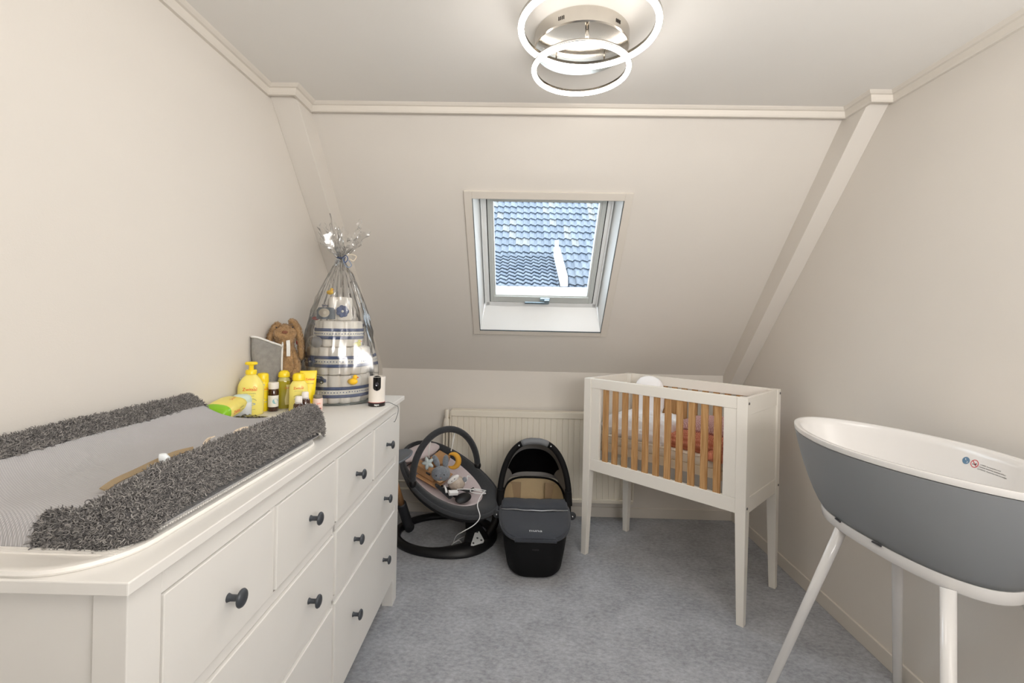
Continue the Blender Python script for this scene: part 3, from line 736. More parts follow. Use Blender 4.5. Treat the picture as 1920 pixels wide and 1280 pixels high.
def pile_mat(name, dark, light, scale=25):
    M = bpy.data.materials.new(name); M.use_nodes = True; nt = M.node_tree; N = nt.nodes; L = nt.links; b_ = N['Principled BSDF']; b_.inputs['Roughness'].default_value = .85; b_.inputs['Specular IOR Level'].default_value = .15
    ge = N.new('ShaderNodeNewGeometry'); cr_ = N.new('ShaderNodeValToRGB'); cr_.color_ramp.elements[0].color = dark; cr_.color_ramp.elements[1].color = light
    L.new(ge.outputs['Random Per Island'], cr_.inputs['Fac']); L.new(cr_.outputs[0], b_.inputs['Base Color']); return M
raw_mesh('terry_pile', V, F, pile_mat('terry_pile', rgb(104, 102, 102), rgb(172, 168, 164)), MAT, world=True, kind='stuff')
# safety strap with its buckle ends
M_STRAP = mat('strap_beige', rgb(176, 156, 124), 0.8, weave=(220, rgb(150, 130, 100), 0)); M_STRAP2 = mat('strap_cream', rgb(224, 208, 186), 0.8); M_CLIP = mat('clip_white', rgb(232, 238, 242), 0.3)
def ribbon(path, width, th, up=(0, 0, 1), n=6):
    P = smooth_path(path, n); q = MB(); rings = []
    for i, p in enumerate(P):
        t = (P[min(i + 1, len(P) - 1)] - P[max(i - 1, 0)]).normalized(); u_ = up if not callable(up) else up(i / (len(P) - 1)); u_ = Vector(u_); s = t.cross(u_).normalized(); nn = s.cross(t)
        rings.append([tuple(p + s * width / 2 + nn * th / 2), tuple(p - s * width / 2 + nn * th / 2), tuple(p - s * width / 2 - nn * th / 2), tuple(p + s * width / 2 - nn * th / 2)])
    q.loft(rings); return q
zc_ = lambda x, y: 0.97 + float(mat_top(np.array((x - MX0) / (MX1 - MX0) * 2 - 1), np.array((y - MY0) / (MY1 - MY0))))
def onmat(x, y, dz=.004): return (x, y, zc_(x, y) + dz)
ribbon([onmat(-.690, .765, .006), onmat(-.698, .80, .006), onmat(-.700, .845, .008), onmat(-.694, .885, .012), onmat(-.678, .915, .014), onmat(-.655, .93, .008)], .011, .0022, up=(.5, -.25, .8)).build('strap', M_STRAP, MAT, world=True, label='beige webbing strap with a loose end')
ribbon([onmat(-.700, 1.045, .003), onmat(-.712, 1.05, .006), onmat(-.708, 1.056, .016), onmat(-.696, 1.052, .018)], .010, .0022, up=(.3, -.3, .9)).build('strap', M_STRAP2, MAT, world=True, label='cream strap loop')
ribbon([onmat(-.660, 1.085, .004), onmat(-.672, 1.10, .010), onmat(-.664, 1.118, .010), onmat(-.648, 1.118, .003)], .010, .0022, up=(.3, -.3, .9)).build('strap', M_STRAP2, MAT, world=True, label='cream strap loop')
q = MB(); q.loft([se_ring(-.664, .868, zc_(-.664, .868) - .002, .0085, .006, 3, 16), se_ring(-.666, .868, zc_(-.664, .868) + .012, .0095, .007, 3, 16), se_ring(-.670, .868, zc_(-.664, .868) + .02, .005, .005, 3, 16)]); q.build('clip', M_CLIP, MAT, world=True, smooth=True, label='white plastic clip')

# ------------------------------------------------------------------ toiletries
M_YEL = mat('bottle_yellow', rgb(248, 234, 128), 0.3, spec=.5); M_YEL2 = mat('cap_yellow', rgb(252, 222, 40), 0.28); M_YELD = mat('tube_yellow', rgb(250, 224, 30), 0.35)
M_RED = mat('logo_orange', rgb(232, 104, 44), 0.5); M_LG = mat('print_grey', rgb(150, 152, 110), 0.5); M_LBLUE = mat('print_bluegrey', rgb(176, 190, 196), 0.5); M_CREAMP = mat('print_cream', rgb(248, 238, 170), 0.5)
ZT = 0.9603
def face_angle(x, y): return math.atan2(0 - x, -(0 - y)) * 1.0 if False else math.atan2(y, x) + PI / 2   # turn local -y towards the camera
def bottle(name, label, x, y, prof, ang=None, group=None, cat='bottle'):
    """prof: list of (part name, material, [(halfwidth, z)...]) lathed as flattened superellipse, front = local -y"""
    t = thing(name, label, cat, (x, y, ZT), (0, 0, math.atan2(y, x) - PI / 2 if ang is None else ang), group)
    for pn, pm, pr, sy_, nn in prof:
        q = MB(); q.loft([se_ring(0, 0, z, r, r * sy_, nn, 28) for r, z in pr]); q.build(pn, pm, t, auto=50)
    return t
def wrap_print(V, F, parent, rx, ry, n, z0, name, material, off=.0006, label=None, rfun=None):
    """flat print mapped onto the front (local -y) of a superellipse wall"""
    V2 = []
    for v in V:
        R = rfun(z0 + v[1]) if rfun else rx
        Ry = R * ry / rx
        x = max(-R * .98, min(R * .98, v[0])); yy = -Ry * (1 - abs(x / R) ** n) ** (1 / n) - off
        V2.append((x, yy, z0 + v[1]))
    return MB().add(V2, F).build(name, material, parent, label=label)
def rect_print(w_, h_, nx=10, ny=2):
    xs_ = np.linspace(-w_ / 2, w_ / 2, nx + 1); ys_ = np.linspace(-h_ / 2, h_ / 2, ny + 1)
    V = [(x, y, 0) for y in ys_ for x in xs_]; F = [(j * (nx + 1) + i, j * (nx + 1) + i + 1, (j + 1) * (nx + 1) + i + 1, (j + 1) * (nx + 1) + i) for j in range(ny) for i in range(nx)]
    return np.array(V), F
def logo(t, rx, ry, n, z, size, rfun=None, sub=True, xo=0.0):
    V, F = text_geo('Zwitsal', size, size * .012); V[:, 0] += xo
    wrap_print(V, F, t, rx, ry, n, z, 'logo_print', M_RED, rfun=rfun)
    # little sun over the wordmark
    V, F = disc(size * .22, 16, size * .15); V = V + np.array([size * .95 + xo, size * .48, 0]); wrap_print(V, F, t, rx, ry, n, z, 'logo_print', M_RED, rfun=rfun)
    if sub:
        V, F = text_geo('zachte verzorging', size * .34); V[:, 0] += xo; wrap_print(V, F, t, rx, ry, n, z - size * .85, 'label_print', M_LG, rfun=rfun)
def duckpic(t, rx, ry, n, z, s, rfun=None, xo=0.0):
    an = np.linspace(.25, PI - .25, 14); V = [(s * math.cos(a_) + xo, s * .55 * math.sin(a_), 0) for a_ in an] + [(s * .93 * math.cos(a_) + xo, s * .48 * math.sin(a_), 0) for a_ in an[::-1]]
    m_ = len(an); F = [(i, i + 1, 2 * m_ - 2 - i, 2 * m_ - 1 - i) for i in range(m_ - 1)]; wrap_print(V, F, t, rx, ry, n, z + s * .12, 'label_print', M_LG, rfun=rfun)
    V, F = disc(1, 20); V = V * np.array([s * .85, s * .22, 0]) + np.array([xo, -s * .25, 0]); wrap_print(V, F, t, rx, ry, n, z, 'label_print', M_LBLUE, rfun=rfun)
    for cx, cy, rr in ((-.15, .1, .28), (.12, .28, .17)):
        V, F = disc(s * rr, 14); V = V + np.array([cx * s + xo, cy * s, 0]); wrap_print(V, F, t, rx, ry, n, z, 'label_print', M_CREAMP, rfun=rfun, off=.001)

# pump bottle
prf = [(.040, 0), (.0435, .003), (.0440, .02), (.0440, .095), (.043, .108), (.038, .122), (.028, .137), (.0185, .147), (.0165, .150)]
rf = lambda z: float(np.interp(z, [p[1] for p in prf], [p[0] for p in prf]))
t = bottle('pump_bottle', 'large yellow pump bottle of baby wash, tallest of the toiletries', -1.004, 1.728,
    [('body', M_YEL, prf, .60, 2.3), ('collar', M_YEL2, [(.0165, .150), (.0190, .151), (.0190, .164), (.0165, .167)], 1, 2), ('pump_stem', M_YEL2, [(.0085, .166), (.0085, .182), (.010, .185)], 1, 2)], ang=math.atan2(1.728, -1.004) - PI / 2 - .15)
q = MB(); q.loft([se_ring(0, 0, z, a_, b_, 2.4, 20) for z, a_, b_ in ((.184, .012, .010), (.187, .021, .012), (.193, .0215, .0125), (.1965, .017, .010))]); q.build('pump_head', M_YEL2, t, auto=50)
logo(t, .044, .0264, 2.3, .096, .0165, rf); duckpic(t, .044, .0264, 2.3, .048, .024, rf)
V, F = text_geo('geparfumeerd', .0052); wrap_print(V, F, t, .044, .0264, 2.3, .072, 'label_print', M_LG); V, F = text_geo('200 ml   extra mild', .005); wrap_print(V, F, t, .044, .0264, 2.3, .022, 'label_print', M_LG)
# talc bottle
t = bottle('talc_bottle', 'slim bright yellow talc bottle directly right of the pump bottle', -0.998, 1.797,
    [('body', M_YELD, [(.021, 0), (.0225, .003), (.0225, .108), (.021, .114)], .85, 2.2), ('cap', M_YEL2, [(.0208, .114), (.0212, .116), (.0205, .140), (.017, .146), (.006, .148)], .85, 2.2)])
logo(t, .0225, .0191, 2.2, .086, .0105, sub=True, xo=.004); duckpic(t, .0225, .0191, 2.2, .040, .014, xo=.003)
q = MB(); V, F = disc(.004, 12); V[:, 0] *= 2; V[:, 1] *= .7; wrap_print(V, F, t, .0225, .0191, 2.2, .103, 'label_print', M_LBLUE)
# vitamin jar
M_AMB = mat('amber_glass', rgb(62, 34, 22), 0.12, spec=.6, coat=.4); M_CAPW = mat('cap_white', rgb(240, 236, 232), 0.4); M_LABW = mat('label_white', rgb(240, 240, 236), 0.55)
t = bottle('vitamin_jar', 'dark brown jar with white cap and white label, between talc and oil bottles', -0.957, 1.800,
    [('body', M_AMB, [(.017, 0), (.0195, .003), (.0195, .078), (.017, .085), (.0155, .087)], 1, 2), ('cap', M_CAPW, [(.0185, .0865), (.019, .088), (.019, .109), (.018, .1115), (.004, .112)], 1, 2)])
V, F = rect_print(.037, .044, 16, 2); wrap_print(V, F, t, .0196, .0196, 2, .040, 'label_print', M_LABW)
V, F = disc(.010, 20); wrap_print(V + np.array([.007, 0, 0]), F, t, .0196, .0196, 2, .040, 'label_print', mat('label_teal', rgb(150, 196, 206), .5), off=.0012)
# oil bottle
M_OIL = mat('oil_green', rgb(176, 164, 44), 0.12, spec=.6, coat=.5)
t = bottle('oil_bottle', 'clear olive-green baby oil bottle with round yellow cap', -0.948, 1.862,
    [('body', M_OIL, [(.0235, 0), (.0255, .004), (.0255, .085), (.0245, .105), (.0235, .110)], .62, 2.6), ('neck', mat('clear_plastic', rgb(196, 190, 120), .1), [(.0235, .110), (.019, .121), (.0165, .127)], .7, 2.4), ('cap', M_YEL2, [(.0215, .125), (.0222, .129), (.0205, .142), (.013, .150), (.004, .152)], .75, 2.2)])
V, F = rect_print(.016, .080, 6, 8); V[:, 0] += .0155 + .003 * np.sin(V[:, 1] * 70); wrap_print(V, F, t, .0255, .0158, 2.6, .055, 'label_print', M_CREAMP)
V, F = text_geo('Zwitsal', .0075, .0001); V[:, 0] += .0155; wrap_print(V, F, t, .0255, .0158, 2.6, .082, 'logo_print', M_RED, off=.0012)
# lotion bottle
prf2 = [(.031, 0), (.034, .004), (.034, .085), (.032, .100), (.024, .114), (.0195, .118)]
rf2 = lambda z: float(np.interp(z, [p[1] for p in prf2], [p[0] for p in prf2]))
t = bottle('lotion_bottle', 'yellow lotion bottle with rounded shoulders beside the oil bottle', -0.868, 1.820,
    [('body', M_YEL, prf2, .6, 2.3), ('cap', M_YEL2, [(.0195, .118), (.0225, .120), (.0225, .136), (.019, .145), (.008, .148)], .8, 2.3)])
logo(t, .034, .0204, 2.3, .090, .0125, rf2); duckpic(t, .034, .0204, 2.3, .052, .018, rf2)
# tube standing on its cap
t = thing('cream_tube', 'bright yellow cream tube standing upside down behind the lotion bottle', 'tube', (-0.850, 1.864, ZT), (0, 0, math.atan2(1.864, -.850) - PI / 2))
q = MB(); q.loft([se_ring(0, 0, z, a_, b_, nn, 28) for z, a_, b_, nn in ((.022, .019, .019, 2), (.03, .0235, .021, 2), (.08, .0275, .014, 2.2), (.12, .0300, .006, 2.6), (.140, .031, .0012, 4), (.152, .0315, .0010, 4))]); q.build('body', M_YELD, t, auto=60)
q = MB(); q.lathe([(.018, 0), (.0195, .002), (.0195, .021), (.018, .0225)], 24); q.build('cap', M_YEL2, t, auto=50)
V, F = text_geo('Zwitsal', .0115, .0002); V2 = [(v[0] + .006, -.0075 - .0005, .118 + v[1]) for v in V]; MB().add(V2, F).build('logo_print', M_RED, t)
V, F = text_geo('billencreme', .006); MB().add([(v[0] + .006, -.0105, .102 + v[1]) for v in V], F).build('label_print', M_LG, t)
# small dropper bottles
for i, (x, y, h, lab) in enumerate(((-.824, 1.730, .072, 'small brown dropper bottle with white cap, left one of two'), (-.8185, 1.771, .082, 'small brown dropper bottle with white cap, right one of two'))):
    t = bottle('dropper_bottle', lab, x, y, [('body', M_AMB, [(.0165, 0), (.018, .002), (.018, h - .032), (.014, h - .026), (.010, h - .022)], 1, 2), ('cap', M_CAPW, [(.0125, h - .022), (.0130, h - .021), (.0122, h - .003), (.010, h), (.003, h + .0005)], 1, 2), ('cap_ring', M_CAPW, [(.0135, h - .026), (.0135, h - .0235)], 1, 2)])
    V, F = rect_print(.034, .022, 14, 1); wrap_print(V, F, t, .0181, .0181, 2, .018, 'label_print', M_LABW)
    V, F = text_geo('D', .010, .0004); wrap_print(V, F, t, .0181, .0181, 2, .020, 'label_print', mat('navy', rgb(48, 64, 104), .6), off=.0014)
M_PINK = mat('pink_plastic', rgb(240, 214, 204), .4); M_GCAP = mat('grey_cap', rgb(128, 122, 112), .45)
t = bottle('nasal_spray', 'pale pink little bottle with grey nozzle cap in front of the wrapped gift', -.800, 1.842, [('body', M_PINK, [(.017, 0), (.0185, .002), (.0185, .044), (.017, .047)], 1, 2), ('cap', M_GCAP, [(.0165, .0475), (.0175, .049), (.0165, .060), (.008, .062), (.0065, .073), (.003, .0755)], 1, 2)])
V, F = rect_print(.012, .006, 4, 1); V[:, 0] += .006; wrap_print(V, F, t, .0186, .0186, 2, .008, 'label_print', mat('red_print', rgb(210, 48, 44), .5))
V, F = text_geo('baby', .008); V[:, 0] += .004; wrap_print(V, F, t, .0186, .0186, 2, .028, 'label_print', M_RED)
# mint round box behind the wipes
t = thing('wipes_dispenser', 'pale mint rounded plastic tub between the wipes pack and pump bottle', 'tub', (-1.003, 1.668, ZT), (0, 0, math.atan2(1.665, -1.0) - PI / 2))
M_MINT = mat('mint_plastic', rgb(206, 224, 214), .3)
q = MB(); q.loft([se_ring(0, 0, z, a_, a_ * .62, 2.6, 24) for z, a_ in ((0, .030), (.003, .033), (.05, .034), (.056, .0335))]); q.build('body', mat('tub_white', rgb(232, 236, 238), .3), t, auto=50)
q = MB(); q.loft([se_ring(0, 0, z, a_, a_ * .62, 2.4, 24) for z, a_ in ((.056, .034), (.066, .034), (.078, .029), (.084, .018), (.085, .004))]); q.build('lid', M_MINT, t, auto=60)
# clear crinkled pouch
t = MB(); rg = np.random.default_rng(2); G2 = np.zeros((12, 16, 3))
for i in range(12):
    for j in range(16):
        u_, v_ = j / 15, i / 11; G2[i, j] = (-.08 + .16 * u_, -.04 + .08 * v_, .006 + .014 * math.sin(PI * u_) * math.sin(PI * v_) + rg.uniform(0, .006) * math.sin(PI * u_) * math.sin(PI * v_))
M_FILM = glass_mat('clear_film', (.94, .96, .98, 1), .16, .12)
t.grid(G2); o = t.build('plastic_pouch', M_FILM, None, smooth=False, solid=.0008); tag(o, 'crinkled clear plastic pouch lying under the wipes pack and pump bottle', 'pouch'); o.location = (-.955, 1.60, ZT); o.rotation_euler = (0, 0, 1.45)
# wipes pack
WP = thing('wipes_pack', 'soft yellow baby wipes pack with a green end, behind the changing mat', 'wipes', (-.990, 1.556, .988), (.07, .10, .17))
q = MB(); R = []
for yv, a_, h in ((-.088, .030, .001), (-.084, .036, .012), (-.070, .041, .024), (-.03, .043, .028), (.03, .043, .028), (.062, .040, .024), (.078, .036, .010), (.082, .030, .001)):
    rr = se_ring(0, 0, 0, a_, h, 2.8, 24); R.append(np.c_[rr[:, 0], np.full(24, yv) + .002 * np.sin(np.arange(24)), rr[:, 1] + .030])
q.loft(R); q.build('pack', mat('wipes_yellow', rgb(242, 226, 120), .4, noise=(30, .05)), WP, smooth=True)
q = MB(); R = []
for yv, a_, h in ((-.0905, .026, .003), (-.087, .0365, .014), (-.073, .0420, .0255), (-.060, .0425, .027)):
    rr = se_ring(0, 0, 0, a_, h, 2.8, 24); R.append(np.c_[rr[:, 0], np.full(24, yv), rr[:, 1] + .030])
q.loft(R, True, False); q.build('green_end', mat('wipes_green', rgb(136, 196, 32), .25), WP, smooth=True)
def side_text(s, size, y0, z0, m_, par, xw=.0440):
    V, F = text_geo(s, size, size * .01); return MB().add([(xw - .012 * max(0, abs(v[1] + z0 - .030) - .012) / .02, y0 + v[0], z0 + v[1]) for v in V], F).build('label_print', m_, par)
side_text('Zwitsal', .016, -.020, .028, M_RED, WP); side_text('sensitive', .008, .018, .034, M_LG, WP); side_text('65 doekjes', .007, .018, .024, M_LG, WP)
V, F = text_geo('Zwitsal', .014); MB().add([(.012 + v[1], .02 + v[0], .0583) for v in V], F).build('label_print', M_RED, WP)

# folded grey towelling pouch
t = thing('hooded_cape', 'folded grey towelling cloth with white edging standing behind the bottles', 'cloth', (-1.016, 1.858, ZT), (0, 0, math.radians(62)))
M_GTOW = mat('grey_towelling', rgb(150, 148, 144), .95, noise=(60, .12), bump=(300, .6), sheen=.4); M_WEDGE = mat('white_edging', rgb(236, 236, 234), .85, bump=(300, .4))
def clothroll(z0, z1, wide, deep, nz=16, seg=40, lean=0.0, s=0):
    R = []
    for i in range(nz + 1):
        v_ = i / nz; z = z0 + (z1 - z0) * v_; rr = se_ring(0, 0, 0, wide * (1 - .10 * math.sin(PI * v_) + .04 * math.sin(9 * v_ + s)), deep * (1 + .12 * math.sin(7 * v_ + s)), 3.0, seg)
        th_ = np.arange(seg) * 2 * PI / seg; w_ = 1 + .05 * np.sin(th_ * 3 + v_ * 5 + s) + .03 * np.sin(th_ * 7 - v_ * 9)
        R.append(np.c_[rr[:, 0] * w_ + lean * v_, rr[:, 1] * w_, z + (.022 * (rr[:, 0] / wide) * -1 if v_ > .85 else 0) * (v_ - .85) / .15 + 0 * th_])
    return R
q = MB(); q.loft(clothroll(0, .262, .060, .023)); q.build('folded_cloth', M_GTOW, t, smooth=True)
rr = clothroll(0, .262, .060, .023)[-1]; q = MB(); q.tube([tuple(p + np.array([0, 0, .002])) for p in rr], .0042, 8, closed=True); q.build('edging', M_WEDGE, t, smooth=True)
q = MB(); q.tube(smooth_path([(.058, -.012, .262), (.050, -.021, .20), (.052, -.019, .12), (.056, -.017, .04), (.056, -.015, .005)]), .0040, 8); q.build('edging', M_WEDGE, t, smooth=True)
V, F = rect_print(.036, .048, 6, 4); V2 = [(v[0] + .030, -.0215 - .001, .055 + v[1]) for v in V]; MB().add(V2, F).build('stitched_label', mat('label_offwhite', rgb(222, 220, 214), .8), t, solid=.001)
V, F = text_geo('mijn', .016); MB().add([(v[0] + .030, -.0240, .064 + v[1]) for v in V], F).build('label_print', M_PK, t); V, F = text_geo('baby', .014); MB().add([(v[0] + .030, -.0240, .048 + v[1]) for v in V], F).build('label_print', M_PK, t)

# power socket box low behind the bottles
t = thing('wall_socket', 'grey-white double socket box on the left wall behind the pump bottle', 'socket', (XL, 1.80, 1.055))
q = MB(); q.bb(0, .030, -.055, .035, -.038, .038); q.build('socket_box', mat('socket_plastic', rgb(206, 206, 200), .4), t, bevel=.003)
q = MB()
for yy in (-.025, .008):
    for zz in (-.01, .01): q.box((.0305, yy, zz), (.002, .005, .005))
q.build_each('socket_hole', M_PK, t)

# ------------------------------------------------------------------ brown plush rabbit
def skin_mesh(name, nodes, edges, radii, material, parent, sub=2, root=0, smooth=True):
    me = bpy.data.meshes.new(name); me.from_pydata(nodes, edges, []); me.update()
    o = bpy.data.objects.new(name, me); COL.objects.link(o); o.parent = parent
    md = o.modifiers.new('skin', 'SKIN'); md.use_smooth_shade = smooth
    sv = me.skin_vertices[0].data if me.skin_vertices else None
    if sv is None:
        bpy.context.view_layer.update()
        import bmesh
        bm = bmesh.new(); bm.from_mesh(me); ly = bm.verts.layers.skin.verify()
        for i, v in enumerate(bm.verts): v[ly].radius = (radii[i] if hasattr(radii[i], '__len__') else (radii[i], radii[i])); v[ly].use_root = (i == root)
        bm.to_mesh(me); bm.free()
    else:
        for i, r_ in enumerate(radii): sv[i].radius = r_ if hasattr(r_, '__len__') else (r_, r_); sv[i].use_root = (i == root)
    ss = o.modifiers.new('sub', 'SUBSURF'); ss.levels = sub; ss.render_levels = sub
    me.materials.append(material); return o
def eval_points(o, n, rg):
    dg = bpy.context.evaluated_depsgraph_get(); me = o.evaluated_get(dg).to_mesh(); me.calc_loop_triangles()
    V = np.array([v.co[:] for v in me.vertices]); T_ = np.array([t_.vertices[:] for t_ in me.loop_triangles]); o.evaluated_get(dg).to_mesh_clear()
    a_, b_, c_ = V[T_[:, 0]], V[T_[:, 1]], V[T_[:, 2]]; nn = np.cross(b_ - a_, c_ - a_); ar = np.linalg.norm(nn, axis=1); i = rg.choice(len(ar), n, p=ar / ar.sum())
    u_ = rg.random((n, 2)); u_ = np.where(u_.sum(1, keepdims=True) > 1, 1 - u_, u_)
    return a_[i] + (b_ - a_)[i] * u_[:, :1] + (c_ - a_)[i] * u_[:, 1:], nn[i] / ar[i][:, None]
RB = thing('plush_rabbit', 'brown long-eared plush rabbit sitting against the wall behind the bottles', 'soft toy', (-0.985, 1.935, ZT), (0, 0, math.radians(26)))
M_BR = mat('plush_brown', rgb(172, 138, 98), .95, noise=(60, .25), bump=(160, .8), sheen=.4)
bodyr = skin_mesh('body', [(0, .012, .05), (0, .014, .11), (0, .012, .19), (0, .008, .250), (0, -.004, .305), (0, -.016, .318),
        (-.035, .0, .215), (-.058, -.008, .15), (-.05, -.03, .10), (.035, .0, .215), (.050, -.010, .15), (.030, -.038, .10),
        (-.028, -.015, .05), (-.034, -.040, .035), (-.036, -.052, .012), (.026, -.015, .05), (.030, -.040, .035), (.032, -.052, .012)],
        [(0, 1), (1, 2), (2, 3), (3, 4), (4, 5), (2, 6), (6, 7), (7, 8), (2, 9), (9, 10), (10, 11), (0, 12), (12, 13), (13, 14), (0, 15), (15, 16), (16, 17)],
        [.046, .050, .042, .028, .056, .046, .020, .018, .019, .020, .018, .019, .026, .025, .023, .026, .025, .023], M_BR, RB)
ear0 = skin_mesh('ear', [(-.018, .006, .338), (-.036, .004, .330), (-.054, .0, .285), (-.066, -.002, .235), (-.070, -.002, .190)], [(0, 1), (1, 2), (2, 3), (3, 4)], [(.016, .012), (.018, .012), (.021, .011), (.026, .012), (.020, .010)], M_BR, RB)
ear1 = skin_mesh('ear', [(.012, .008, .345), (.030, .006, .350), (.050, .002, .315), (.062, -.002, .25), (.066, -.002, .185)], [(0, 1), (1, 2), (2, 3), (3, 4)], [(.016, .012), (.019, .012), (.022, .012), (.028, .013), (.022, .011)], M_BR, RB)
rg = np.random.default_rng(11); P_, N_ = eval_points(bodyr, 5200, rg); P2, N2 = eval_points(ear0, 1500, rg); P3, N3 = eval_points(ear1, 1700, rg)
V, F = tufts(np.concatenate([P_, P2, P3]), np.concatenate([N_, N2, N3]), .0062, .0008, spread=1.3, curl=.8, seed=8)
raw_mesh('plush_pile', V, F, pile_mat('plush_pile_brown', rgb(146, 114, 76), rgb(204, 172, 130)), RB, kind='stuff')
q = MB(); q.ball((0, -.064, .304), .0085, (1.3, .6, .8)); q.build('nose', mat('nose_brown', rgb(130, 84, 62), .8), RB, smooth=True)
q = MB(); q.ball((-.031, -.046, .322), .0032); q.build('eye', M_PK, RB, smooth=True); q = MB(); q.ball((.029, -.046, .324), .0032); q.build('eye', M_PK, RB, smooth=True)
ribbon([(.012, -.040, .270), (.014, -.048, .25), (.015, -.047, .205)], .014, .0012, up=(0, 1, 0)).build('fabric_tag', M_WEDGE, RB, label='white fabric tag at the neck')
q = MB(); q.ball((.050, -.012, .262), .008, (1, .6, 1.6)); q.build('ear_stitch', mat('dark_red', rgb(140, 40, 44), .8), RB, smooth=True)

# ------------------------------------------------------------------ wrapped diaper cake
DC = thing('diaper_cake', 'tiered cake of rolled diapers wrapped in clear cellophane with blue ribbon', 'gift', (-0.808, 2.068, ZT))
M_DIA = mat('diaper_white', rgb(240, 235, 226), .85, noise=(40, .02), bump=(120, .25)); M_NAVY = mat('ribbon_navy', rgb(70, 88, 130), .6, bump=(300, .3)); M_RIBW = mat('ribbon_white', rgb(236, 234, 226), .7)
def roll_mesh(r, h):
    q = MB(); R = []
    for z, k in ((0, .80), (.004, .96), (h * .25, 1.03), (h * .5, .95), (h * .75, 1.03), (h - .004, .96), (h, .80)): R.append(se_ring(0, 0, z, r * k, r * k, 2, 14))
    for k, dz in ((.55, -.002), (.5, -.007), (.25, -.004), (.1, -.002)): R.append(se_ring(0, 0, h + dz, r * k, r * k, 2, 14))
    q.loft(R); o = q.build('rolled_diaper', M_DIA, auto=60); me = o.data; bpy.data.objects.remove(o); return me
tiers = [(0.004, .120, .135, 15, .026), (.124, .118, .132, 15, .026), (.242, .112, .098, 11, .026), (.354, .105, .052, 5, .024)]
for zt, h, R_, n_, rr_ in tiers:
    me = roll_mesh(rr_, h - .003)
    for k in range(n_):
        an = 2 * PI * (k + .5 * (n_ % 2)) / n_ - PI / 2; o = bpy.data.objects.new('rolled_diaper', me); COL.objects.link(o); o.parent = DC
        o.location = ((R_ - rr_) * math.cos(an), (R_ - rr_) * math.sin(an), zt + random.uniform(0, .002)); o.rotation_euler = (0, 0, random.uniform(0, 6))
    q = MB(); q.lathe([(R_ - rr_ * 1.6, zt + .001), (R_ - rr_ * 1.6, zt + h - .012)], 24); q.build('core', M_DIA, DC)
q = MB(); q.lathe([(.143, 0), (.145, .001), (.145, .003), (.143, .004)], 48); q.build('base_disc', mat('card_grey', rgb(150, 160, 160), .5), DC, auto=40)
# ribbons: white band, navy edges, small navy squares
for zt, R_, hh in ((.054, .138, .040), (.182, .135, .042), (.298, .101, .040)):
    for nm, z0, z1, m_, ro in (('ribbon_band', -hh / 2, hh / 2, M_RIBW, 0), ('ribbon_edge', -hh / 2 - .003, -hh / 2 + .010, M_NAVY, .0012), ('ribbon_edge', hh / 2 - .010, hh / 2 + .003, M_NAVY, .0012)):
        q = MB(); q.lathe([(R_ + ro, zt + z0), (R_ + ro + .0004, (zt + zt + z0 + z1) / 2), (R_ + ro, zt + z1)], 64, cap0=False, cap1=False); q.build(nm, m_, DC, smooth=True, solid=.0012)
    q = MB(); m_ = int(2 * PI * R_ / .012)
    for k in range(m_):
        an = 2 * PI * k / m_; q.box(((R_ + .0018) * math.cos(an), (R_ + .0018) * math.sin(an), zt + random.uniform(-.001, .001)), (.0012, random.choice((.0035, .005)), .0042), Matrix.Rotation(an, 3, 'Z'))
    q.build('ribbon_print', M_NAVY, DC, kind='stuff')
def loc_front(R_, deg, z): an = math.radians(deg); return Vector((R_ * math.cos(an), R_ * math.sin(an), z))
def flower(p, r, m_, th):
    q = MB()
    for k in range(7):
        an = 2 * PI * k / 7; M_ = Matrix.Rotation(th, 3, 'Z'); v_ = M_ @ Vector((0.002 * (k % 2), r * .6 * math.cos(an), r * .6 * math.sin(an))); q.ball(tuple(p + v_), r * .45, (.35, 1, 1), 10, M_)
    q.build('fabric_flower', m_, DC, smooth=True); q = MB(); q.ball(tuple(p + Matrix.Rotation(th, 3, 'Z') @ Vector((.006, 0, 0))), r * .22, seg=10); q.build('flower_centre', M_RIBW, DC, smooth=True)
flower(loc_front(.142, -118, .182), .022, M_NAVY, math.radians(-118)); flower(loc_front(.060, -58, .395), .026, M_NAVY, math.radians(-70))
